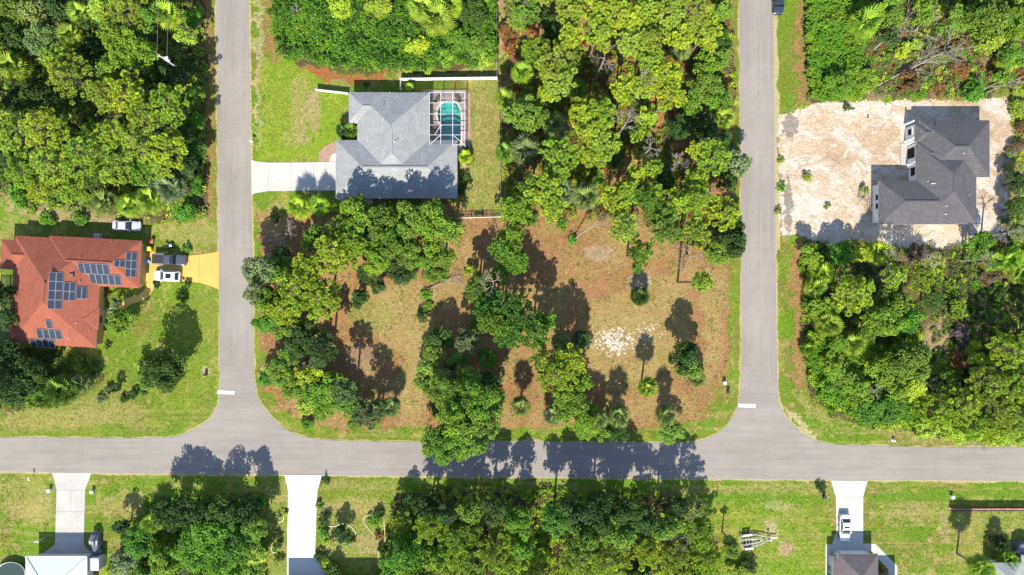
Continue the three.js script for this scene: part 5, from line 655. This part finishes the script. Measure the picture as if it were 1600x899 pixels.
put('D4', [['P', 850, 565, 22, 'y', 9], ['O', 908, 602, 22, 'g', 7], ['O', 880, 642, 22, 'g', 6], ['O', 938, 672, 18, 'g', 3.5], ['S', 876, 536, 18, 'o', 4.7], ['S', 908, 530, 16, 'd', 4.2], ['P', 870, 588, 34, 'y', 9], ['P', 890, 566, 26, 'y', 9], ['O', 892, 622, 28, 'g', 7], ['O', 915, 646, 26, 'g', 4.5], ['S', 865, 648, 18, 'o', 2.5], ['S', 934, 655, 18, 'o', 4.5], ['S', 966, 650, 21, 'o', 4.5], ['O', 915, 672, 22, 'g', 4], ['S', 1012, 605, 18, 'y', 5.5], ['O', 1070, 560, 28, 'd', 5.5], ['O', 1078, 575, 24, 'g', 5], ['S', 1090, 592, 15, 'o', 3], ['S', 1040, 648, 18, 'o', 4.5], ['O', 1050, 674, 22, 'g', 3.5], ['S', 1000, 464, 17, 'd', 2], ['P', 1096, 440, 16, 'y', 15], ['B', 997, 420, 9, 'v'], ['O', 965, 672, 20, 'd', 2.5], ['O', 855, 500, 18, 'v', 7]]);
put('E', [['S', 1350, 36, 27, 'y', 3.5], ['O', 1372, 20, 20, 'g', 3], ['O', 1395, 30, 22, 'g', 3], ['O', 1390, 60, 18, 'd', 2.6], ['O', 1440, 20, 22, 'g', 3], ['O', 1540, 30, 38, 'g', 5], ['O', 1582, 36, 28, 'g', 5], ['O', 1545, 64, 24, 'y', 4], ['O', 1582, 88, 24, 'g', 4], ['O', 1522, 142, 18, 'v', 1.6], ['B', 1418, 128, 20, 'r'], ['B', 1498, 108, 18, 'r'], ['B', 1450, 126, 12, 'g'], ['B', 1425, 70, 15, 'y'], ['B', 1405, 82, 14, 'y'], ['B', 1440, 148, 11, 'g'], ['O', 1310, 130, 26, 'g', 2.4], ['B', 1350, 128, 24, 'g'], ['S', 1575, 95, 18, 'y', 2.5], ['O', 1565, 120, 16, 'g', 2], ['B', 1590, 140, 12, 'y'], ['B', 1480, 90, 14, 'g'], ['B', 1475, 50, 16, 'g'], ['O', 1505, 25, 24, 'g', 4], ['D', 1440, 40, 40, 'b', 2.4], ['D', 1490, 70, 40, 'b', 2.2], ['O', 1540, -20, 30, 'g', 5], ['O', 1600, -10, 30, 'g', 5], ['O', 1400, -18, 28, 'g', 4]]);
put('E2', [['B', 1592, 170, 16, 'y'], ['B', 1590, 230, 14, 'b'], ['B', 1578, 240, 9, 'o'], ['O', 1588, 285, 20, 'd', 3], ['O', 1590, 325, 22, 'd', 3.5], ['O', 1592, 360, 20, 'o', 4], ['B', 1572, 345, 12, 'o'], ['B', 1575, 262, 10, 'o'], ['B', 1596, 200, 12, 'r'], ['D', 1572, 365, 18, 'b', 6]]);
put('L', [['B', 1262, 278, 9, 'y'], ['B', 1292, 322, 6, 'g'], ['B', 1352, 296, 8, 'o'], ['B', 1220, 292, 8, 'v'], ['B', 1220, 250, 6, 'g'], ['B', 1324, 168, 7, 'd'], ['B', 1218, 330, 7, 'o'], ['D', 1352, 310, 13, 'b', 0.8]]);
put('F', [['P', 1520, 660, 30, 'y', 4], ['P', 1570, 610, 30, 'y', 5], ['O', 1530, 570, 22, 'y', 3], ['O', 1490, 665, 24, 'y', 2], ['O', 1560, 672, 26, 'y', 2], ['O', 1520, 620, 22, 'y', 3], ['O', 1590, 625, 26, 'y', 3], ['O', 1450, 665, 20, 'y', 2], ['O', 1320, 585, 24, 'g', 2.6], ['O', 1400, 610, 26, 'g', 2.8], ['O', 1360, 640, 24, 'v', 2.4], ['O', 1310, 540, 20, 'g', 3], ['O', 1268, 398, 22, 'g', 3], ['O', 1312, 396, 22, 'v', 3.4], ['O', 1344, 398, 14, 'y', 3], ['S', 1372, 394, 22, 'y', 4], ['P', 1336, 460, 32, 'y', 8], ['S', 1282, 426, 22, 'y', 3], ['S', 1274, 448, 19, 'y', 2.6], ['O', 1288, 482, 26, 'g', 3.4], ['S', 1294, 506, 22, 'y', 4], ['O', 1392, 470, 28, 'g', 5.5], ['O', 1380, 495, 36, 'g', 6], ['O', 1420, 502, 26, 'v', 5], ['P', 1395, 432, 20, 'y', 8], ['P', 1435, 432, 26, 'y', 7], ['B', 1435, 400, 22, 'b'], ['B', 1460, 405, 18, 'o'], ['O', 1532, 384, 26, 'g', 4], ['S', 1552, 408, 18, 'y', 2.4], ['S', 1578, 404, 22, 'y', 2.8], ['S', 1596, 428, 18, 'y', 2.4], ['O', 1494, 482, 17, 'g', 2], ['S', 1532, 492, 16, 'd', 2], ['B', 1560, 462, 14, 'd'], ['B', 1545, 432, 16, 'b'], ['S', 1330, 536, 22, 'y', 3], ['O', 1352, 520, 18, 'g', 3], ['O', 1418, 562, 36, 'g', 4.5], ['O', 1380, 580, 30, 'g', 3.4], ['P', 1572, 548, 34, 'y', 6], ['P', 1595, 585, 30, 'y', 6], ['P', 1540, 602, 30, 'y', 6], ['P', 1500, 632, 32, 'y', 5], ['P', 1550, 642, 36, 'y', 5], ['P', 1592, 650, 34, 'y', 5], ['P', 1462, 642, 28, 'y', 4], ['O', 1480, 602, 22, 'g', 3], ['B', 1500, 560, 18, 'r'], ['B', 1520, 545, 14, 'y'], ['B', 1500, 520, 16, 'b'], ['O', 1300, 570, 26, 'g', 2.6], ['O', 1340, 610, 28, 'g', 2.6], ['O', 1390, 640, 28, 'v', 2.6], ['O', 1430, 610, 24, 'y', 3], ['O', 1290, 610, 20, 'v', 2], ['B', 1440, 670, 16, 'y'], ['B', 1490, 680, 18, 'y'], ['B', 1540, 684, 18, 'y'], ['B', 1590, 684, 16, 'y'], ['B', 1350, 655, 16, 'v'], ['D', 1560, 580, 26, 'b', 4], ['D', 1450, 410, 22, 'b', 5], ['D', 1398, 412, 30, 'b', 8], ['D', 1545, 405, 16, 'b', 7], ['D', 1452, 600, 18, 'b', 3], ['D', 1368, 612, 14, 'b', 4], ['O', 1455, 470, 22, 'd', 3], ['P', 1630, 530, 32, 'y', 6], ['P', 1628, 615, 32, 'y', 6], ['O', 1625, 450, 28, 'g', 4], ['B', 1430, 528, 16, 'y'], ['B', 1262, 470, 12, 'v'], ['B', 1258, 420, 12, 'g'], ['S', 1262, 545, 14, 'g', 1.4]]);
put('G1', [['O', 330, 832, 42, 'v', 4], ['O', 372, 850, 36, 'v', 4], ['O', 300, 862, 34, 'v', 4], ['O', 350, 884, 36, 'v', 4], ['O', 400, 825, 22, 'g', 5], ['O', 215, 846, 28, 'v', 3], ['S', 240, 816, 19, 'y', 3], ['O', 190, 822, 16, 'd', 3], ['O', 195, 880, 26, 'o', 2.4], ['S', 232, 850, 14, 'y', 2.4], ['O', 262, 810, 26, 'd', 5], ['O', 270, 795, 22, 'd', 6], ['O', 300, 800, 26, 'd', 5], ['O', 345, 795, 26, 'd', 5], ['O', 382, 798, 24, 'd', 5.5], ['O', 255, 880, 28, 'g', 4], ['B', 178, 894, 14, 'y'], ['O', 400, 870, 20, 'y', 4], ['O', 398, 895, 18, 'g', 4], ['D', 290, 888, 14, 'b', 4], ['O', 320, 920, 34, 'g', 4], ['O', 220, 905, 24, 'g', 3]]);
put('G2', [['O', 638, 862, 36, 'v', 5], ['O', 648, 800, 14, 'd', 3], ['P', 628, 818, 20, 'y', 4], ['P', 672, 822, 26, 'y', 7], ['O', 735, 795, 26, 'g', 8], ['O', 768, 796, 28, 'd', 8], ['O', 812, 812, 26, 'g', 8], ['P', 712, 845, 28, 'y', 7], ['P', 735, 830, 22, 'g', 7], ['P', 772, 855, 30, 'y', 7], ['O', 690, 872, 30, 'g', 6], ['P', 736, 884, 26, 'y', 6], ['P', 792, 880, 30, 'y', 6], ['O', 818, 852, 26, 'v', 7], ['O', 610, 890, 22, 'v', 4], ['O', 670, 790, 22, 'd', 6], ['O', 700, 800, 22, 'd', 7], ['S', 710, 812, 16, 'o', 4], ['O', 870, 812, 30, 'v', 8], ['O', 895, 800, 26, 'd', 8], ['O', 935, 800, 34, 'd', 9], ['O', 962, 828, 34, 'g', 8], ['O', 912, 842, 32, 'g', 8], ['P', 902, 876, 32, 'y', 7], ['P', 950, 876, 34, 'y', 7], ['O', 985, 800, 26, 'd', 9], ['O', 1010, 812, 26, 'd', 8], ['O', 1040, 822, 26, 'g', 8], ['S', 1052, 814, 16, 'g', 6], ['P', 1078, 795, 22, 'o', 8], ['P', 1092, 832, 26, 'y', 7], ['P', 1102, 872, 28, 'y', 6], ['P', 1012, 862, 26, 'y', 7], ['P', 1052, 866, 24, 'y', 7], ['O', 845, 885, 18, 'y', 3], ['S', 846, 868, 14, 'y', 3], ['O', 1000, 892, 22, 'd', 4], ['D', 965, 850, 18, 'b', 8], ['D', 1062, 845, 20, 'b', 8], ['B', 1142, 862, 14, 'g'], ['B', 1170, 884, 14, 'd'], ['B', 1150, 890, 16, 'y'], ['O', 655, 920, 34, 'g', 6], ['O', 740, 922, 34, 'g', 6], ['P', 830, 922, 32, 'y', 6], ['O', 920, 922, 34, 'g', 6], ['P', 1000, 924, 32, 'y', 6], ['P', 1080, 920, 32, 'y', 6], ['O', 640, 780, 12, 'd', 3], ['O', 1060, 790, 18, 'd', 8]]);
put('H', [['O', 192, 502, 27, 'g', 3], ['O', 256, 578, 36, 'd', 5], ['O', 232, 592, 18, 'g', 2.4], ['O', 222, 572, 14, 'y', 1.6], ['S', 100, 610, 27, 'g', 3.6], ['O', 20, 602, 36, 'd', 5], ['O', 48, 585, 26, 'd', 5], ['O', 60, 612, 18, 'v', 2.6], ['S', 128, 600, 18, 'o', 3], ['S', 75, 622, 20, 'g', 3], ['B', 243, 444, 8, 'd'], ['B', 290, 443, 8, 'd'], ['B', 281, 462, 10, 'd'], ['O', 280, 480, 10, 'g', 1.5], ['B', 168, 612, 10, 'o'], ['B', 158, 624, 9, 'o'], ['B', 195, 622, 8, 'd'], ['B', 210, 617, 9, 'd'], ['B', 225, 612, 7, 'd'], ['O', 8, 500, 22, 'd', 4], ['O', -5, 460, 26, 'd', 5], ['O', 4, 550, 26, 'd', 5], ['B', 185, 460, 9, 'g'], ['B', 172, 465, 8, 'o'], ['B', 205, 452, 8, 'g'], ['B', 216, 440, 7, 'r'], ['B', 291, 388, 8, 'v'], ['B', 180, 480, 10, 'o'], ['B', 160, 455, 7, 'd'], ['B', 130, 345, 10, 'v'], ['B', 78, 346, 10, 'v'], ['B', 168, 540, 6, 'd'], ['S', 180, 606, 9, 'd', 1.6], ['O', -30, 590, 34, 'd', 5]]);
put('I', [['B', 508, 812, 11, 'd'], ['B', 505, 832, 11, 'v'], ['B', 510, 845, 8, 'y'], ['O', 534, 832, 18, 'd', 2], ['B', 545, 846, 9, 'g'], ['B', 552, 843, 5, 'r'], ['B', 585, 815, 13, 'v'], ['B', 592, 802, 9, 'd'], ['B', 592, 840, 8, 'r'], ['B', 598, 858, 9, 'd'], ['B', 500, 870, 10, 'd'], ['B', 512, 880, 12, 'y'], ['O', 522, 892, 14, 'd', 1.6], ['B', 436, 835, 7, 'd'], ['B', 437, 852, 7, 'd'], ['B', 432, 872, 7, 'v'], ['B', 440, 872, 5, 'r'], ['B', 444, 802, 6, 'y'], ['B', 500, 790, 7, 'g'], ['B', 600, 878, 9, 'd'], ['B', 508, 752, 7, 'd'], ['B', 437, 806, 5, 'o'], ['B', 429, 858, 5, 'v']]);
put('J', [['S', 1532, 887, 22, 'y', 6], ['S', 1574, 873, 17, 'y', 1.6], ['S', 1564, 850, 14, 'd', 2], ['B', 1283, 761, 9, 'd'], ['O', 1138, 842, 7, 'd', 3.5], ['B', 1376, 890, 6, 'r'], ['B', 1364, 873, 5, 'd'], ['B', 1545, 845, 8, 'd']]);
// labels: what it is, where it grows, which one it is counted from a landmark
{
  const ORD = ['first', 'second', 'third', 'fourth', 'fifth', 'sixth', 'seventh', 'eighth', 'ninth', 'tenth', 'eleventh', 'twelfth', 'thirteenth', 'fourteenth', 'fifteenth', 'sixteenth', 'seventeenth', 'eighteenth', 'nineteenth', 'twentieth'];
  const ord = n => ORD[n] ?? (n < 29 ? 'twenty-' + ORD[n - 20] : n === 29 ? 'thirtieth' : n < 39 ? 'thirty-' + ORD[n - 30] : n === 39 ? 'fortieth' : 'forty-' + ORD[n - 40]);
  const sets = {};
  for (const p of plants) (sets[`${p.zone.phrase}|${p.kind}|${p.tone}`] ??= []).push(p);
  for (const set of Object.values(sets)) {
    set.sort((a, b) => a.zone.key(a) - a.zone.key(b));
    set.forEach((p, i) => { const k = `${p.kind === 'D' ? '' : TONE[p.tone] + ' '}${KIND[p.kind][1]} ${p.zone.phrase}`; p.t.userData.label = set.length === 1 ? k : `${k}, ${ord(i)} from ${p.zone.from}`; p.t.userData.group = `${KIND[p.kind][1]}s ${p.zone.phrase}`; });
  }
}
// fallen trunks
function log(label, a, b, r, bl) { const t = thing('fallen_trunk', label, 'log'), g = new GB(), A = [X(a[0]), a[2] ?? 0.35, Z(a[1])], B = [X(b[0]), b[2] ?? 0.9, Z(b[1])]; g.tube(A, B, r, r * 0.45, 8); const tg = g.geo(); tg.computeVertexNormals(); part('trunk', tg, M.deadBark, t);
  if (bl) { const q = new GB(); const d = vec(B[0] - A[0], 0, B[2] - A[2]); const grow = (p, v, l, rad, k) => { const e = [p[0] + v[0] * l, Math.max(0.15, p[1] + v[1] * l), p[2] + v[2] * l]; q.tube(p, e, rad, rad * 0.65, 4); if (k > 0) for (let i = 0; i < 3; i++) grow(e, vec(v[0] + rr(-0.6, 0.6), rr(-0.1, 0.4), v[2] + rr(-0.6, 0.6)), l * rr(0.6, 0.8), rad * 0.6, k - 1); }; for (let i = 0; i < bl; i++) { const f = rr(0.4, 1), p = [mix(A[0], B[0], f), mix(A[1], B[1], f), mix(A[2], B[2], f)]; grow(p, vec(d[0] + rr(-0.7, 0.7), rr(0, 0.5), d[2] + rr(-0.7, 0.7)), rr(1.1, 1.9), 0.07, 3); } const qg = q.geo(); qg.computeVertexNormals(); part('branches', qg, M.deadBark, t).userData.kind = 'stuff'; } }
log('long fallen dead tree pointing up from the sandy plot edge', [1366, 136], [1470, 84, 1.6], 0.2, 12); log('bleached fallen tree lying across the scrub near its fan palm', [1358, 84], [1424, 22, 1.8], 0.2, 10); log('slim fallen trunk at the upper corner of the sandy plot', [1525, 152], [1600, 119, 1.0], 0.13, 2); log('second slim fallen trunk parallel to the one at the plot corner', [1524, 147], [1566, 124, 0.9], 0.1, 1);
log('thin dead stem lying in the wood below the sandy plot', [1500, 657], [1540, 674, 0.8], 0.12, 3); log('dark fallen trunk near the lower verge of the right wood', [1440, 652], [1496, 684, 0.6], 0.1, 2); log('pale fallen limb across the olive scrub of the right wood', [1490, 572], [1560, 580, 1.6], 0.14, 8); log('fallen branch lying on the sand below the unfinished house', [1420, 384], [1462, 362, 0.3], 0.06, 0); log('short pale stub sticking out of the road side of the right wood', [1284, 459, 3], [1312, 459, 3.4], 0.1, 0);
log('slanting bare trunk at the upper edge of the cleared lot', [895, 376, 0.4], [930, 350, 5], 0.09, 2); log('broken grey limb lying under the trees of the cleared lot', [668, 452, 0.3], [712, 434, 0.5], 0.09, 2); log('white broken stump among the trees below the grey-roofed house', [658, 398, 4], [668, 392, 5], 0.2, 0);
// undergrowth, vines and grass: nobody could count these
const clumpGeo = (n, s, up) => { const g = new GB(); for (let k = 0; k < n; k++) { const v = ball(), nn = vec(rr(-0.7, 0.7), rr(0.3, 1), rr(-0.7, 0.7)); g.leaf([v[0] * s, Math.abs(v[1]) * s * up, v[2] * s], nn, tangent(nn), s * rr(0.5, 0.85), s * rr(0.3, 0.5), vary(0.25)); } return g.geo(); };
const bladeGeo = (n, s, h) => { const g = new GB(); for (let k = 0; k < n; k++) { const w = rr(0, 6.283), t = vec(Math.cos(w) * rr(0.2, 0.9), rr(0.4, 1.2), Math.sin(w) * rr(0.2, 0.9)), nn = tangent(t); g.leaf([t[0] * h * 0.5 + rr(-s, s) * 0.4, t[1] * h * 0.5, t[2] * h * 0.5 + rr(-s, s) * 0.4], nn, t, h, h * 0.22, vary(0.2)); } return g.geo(); };
const white = new THREE.MeshPhysicalMaterial({ color: 0xffffff, roughness: 0.8, specularIntensity: 0.3, vertexColors: true, transmission: 0.15, thickness: 0, side: THREE.DoubleSide });
function scatter(name, label, cat, poly, count, geo, size, high, tones, ok = () => true) {
  const xs = poly.map(p => p[0]), ys = poly.map(p => p[1]), x0 = Math.min(...xs), x1 = Math.max(...xs), y0 = Math.min(...ys), y1 = Math.max(...ys), mesh = new THREE.InstancedMesh(geo, white, count), m = new THREE.Matrix4(), q = new THREE.Quaternion(), e = new THREE.Euler(), c = new THREE.Color();
  let n = 0, tries = 0;
  while (n < count && tries++ < count * 30) {
    const px = rr(x0, x1), py = rr(y0, y1), mx = px * S, my = py * S; if (px < -120 || px > 1720 || py < -70 || py > 960) continue;
    if (!inside(px + (noise(mx, my) - 0.5) * 14, py + (noise(mx + 50, my) - 0.5) * 14, poly) || !ok(px, py, mx, my)) continue;
    const t = tones[Math.min(tones.length - 1, Math.floor(fbm(mx * 0.5 + 7, my * 0.5) * 1.5 * tones.length * rr(0.6, 1.1)))] ?? tones[0], k = TINT[t], b = rr(0.75, 1.25), s = rr(size[0], size[1]), top = high(mx, my), y = top <= 0 ? 0 : top * Math.sqrt(rnd());
    m.compose(new THREE.Vector3(X(px), y, Z(py)), q.setFromEuler(e.set(rr(-0.25, 0.25), rr(0, 6.283), rr(-0.25, 0.25))), new THREE.Vector3(s, s, s)); mesh.setMatrixAt(n, m); mesh.setColorAt(n, c.setRGB(k[0] * b, k[1] * b, k[2] * b)); n++;
  }
  mesh.count = n; mesh.name = numbered(name); mesh.castShadow = mesh.receiveShadow = true; scene.add(mesh); tag(mesh, label, cat, null, 'stuff');
}
const clump = clumpGeo(16, 0.5, 0.6), bigLeaf = clumpGeo(11, 0.42, 0.5), blade = bladeGeo(12, 0.4, 0.5), weed = bladeGeo(9, 0.25, 0.15);
const mound = (a, b, f) => (x, y) => a + (b - a) * fbm(x * f, y * f + 11);
scatter('vine_thicket', 'blanket of bright vine leaves over low scrub behind grey-roofed house', 'vines', ZONE.thicketB, 19000, bigLeaf, [0.6, 1.15], mound(0.6, 4.2, 0.3), ['v', 'g', 'v', 'd', 'v']);
scatter('vine_thicket', 'bright leafy vines along the road above the sandy plot', 'vines', ZONE.thicketE, 5200, bigLeaf, [0.8, 1.3], mound(0.4, 3.2, 0.4), ['v', 'v', 'g']);
scatter('vine_thicket', 'tangled leafy scrub at the corner of the right wood', 'vines', ZONE.thicketF, 6500, bigLeaf, [0.8, 1.3], mound(0.5, 3.2, 0.35), ['g', 'v', 'y']);
scatter('undergrowth', 'palmetto and fern undergrowth on the floor of the upper left wood', 'undergrowth', ZONE.woodA, 7000, clump, [0.7, 1.3], mound(0, 1.6, 0.3), ['d', 'g', 'o', 'y']);
scatter('undergrowth', 'mixed fern and brush undergrowth beneath the central pines', 'undergrowth', ZONE.woodC, 9000, clump, [0.6, 1.2], mound(-0.4, 1.8, 0.35), ['d', 'g', 'y', 'r', 'g', 'b'], (a, b, x, y) => fbm(x * 0.35, y * 0.35 + 60) > 0.40);
scatter('undergrowth', 'rough brush and dead twigs among the fallen trees', 'undergrowth', ZONE.woodE, 7500, clump, [0.5, 1.1], mound(-0.4, 1.6, 0.4), ['g', 'y', 'b', 'v', 'r'], (a, b, x, y) => fbm(x * 0.4, y * 0.4 + 6) > 0.36);
scatter('undergrowth', 'rough brush on the floor of the right wood', 'undergrowth', ZONE.woodF, 10000, clump, [0.5, 1.1], mound(-0.4, 1.6, 0.35), ['y', 'g', 'y', 'd', 'b', 'v'], (a, b, x, y) => fbm(x * 0.35, y * 0.35 + 26) > 0.38);
scatter('undergrowth', 'leafy undergrowth in the lower left thicket', 'undergrowth', ZONE.woodG1, 3000, clump, [0.7, 1.2], mound(0, 1.8, 0.4), ['d', 'v', 'g']);
scatter('undergrowth', 'leafy undergrowth in the wood below the street', 'undergrowth', ZONE.woodG2, 7500, clump, [0.7, 1.2], mound(0, 2.0, 0.4), ['d', 'g', 'y', 'b']);
scatter('undergrowth', 'brown brush beyond the unfinished house', 'undergrowth', ZONE.eastE, 2200, clump, [0.4, 1.0], mound(-0.3, 1.0, 0.4), ['b', 'o', 'y', 'g']);
scatter('undergrowth', 'shaded garden undergrowth below the red-roofed house', 'undergrowth', ZONE.sideH, 1500, clump, [0.5, 1.0], mound(-0.1, 0.9, 0.4), ['d', 'g', 'd']);
scatter('weeds', 'scattered weeds and seedlings in the leaf litter of the cleared lot', 'weeds', ZONE.lot, 9000, weed, [0.6, 1.6], () => 0, ['o', 'g', 'b', 'y'], (a, b, x, y) => fbm(x * 0.5, y * 0.5 + 16) > 0.46);
const roadNear = (px, py) => inside(px, py, roadPts);
for (const [label, poly, n] of [['rough grass on the verge and lawn around red-roofed house', [[0, 345], [338, 345], [341, 620], [262, 682], [0, 682]], 9000], ['rough grass on the lawn and verge before the grey-roofed house', [[392, 0], [420, 0], [440, 95], [545, 145], [545, 220], [500, 250], [395, 250]], 6000], ['rough grass on the pool lawn', [[732, 128], [778, 126], [782, 336], [716, 332], [722, 268]], 2600], ['rough grass along the verge of the cleared lot', [[396, 310], [410, 350], [406, 590], [440, 660], [500, 682], [1070, 688], [1140, 640], [1155, 400], [1150, 0], [1138, 0], [1130, 560], [1090, 640], [950, 668], [480, 668], [410, 600], [398, 330]], 7000], ['rough grass on the verge of the sandy plot road', [[1214, 0], [1256, 0], [1258, 165], [1214, 170]], 2200], ['rough grass on the verge round the right wood', [[1214, 375], [1252, 378], [1256, 600], [1290, 650], [1440, 676], [1600, 690], [1600, 698], [1310, 694], [1230, 640]], 5000], ['rough grass on the lawns beside the lower left drive', [[0, 742], [230, 744], [220, 830], [170, 880], [0, 870]], 4000], ['rough grass beside the white drive', [[405, 745], [618, 750], [606, 870], [410, 899]], 4500], ['rough grass on the lower right lawns', [[1050, 754], [1600, 756], [1600, 899], [1130, 899], [1095, 800]], 13000]]) scatter('grass', label, 'grass', poly, Math.round(n * 0.4), weed, [0.5, 1.15], () => 0, ['y', 'g', 'g', 'o'], (a, b) => !roadNear(a, b) && !scene.userData.clear.some(p => inside(a, b, p)));

shade(scene);
renderer.render(scene, camera);
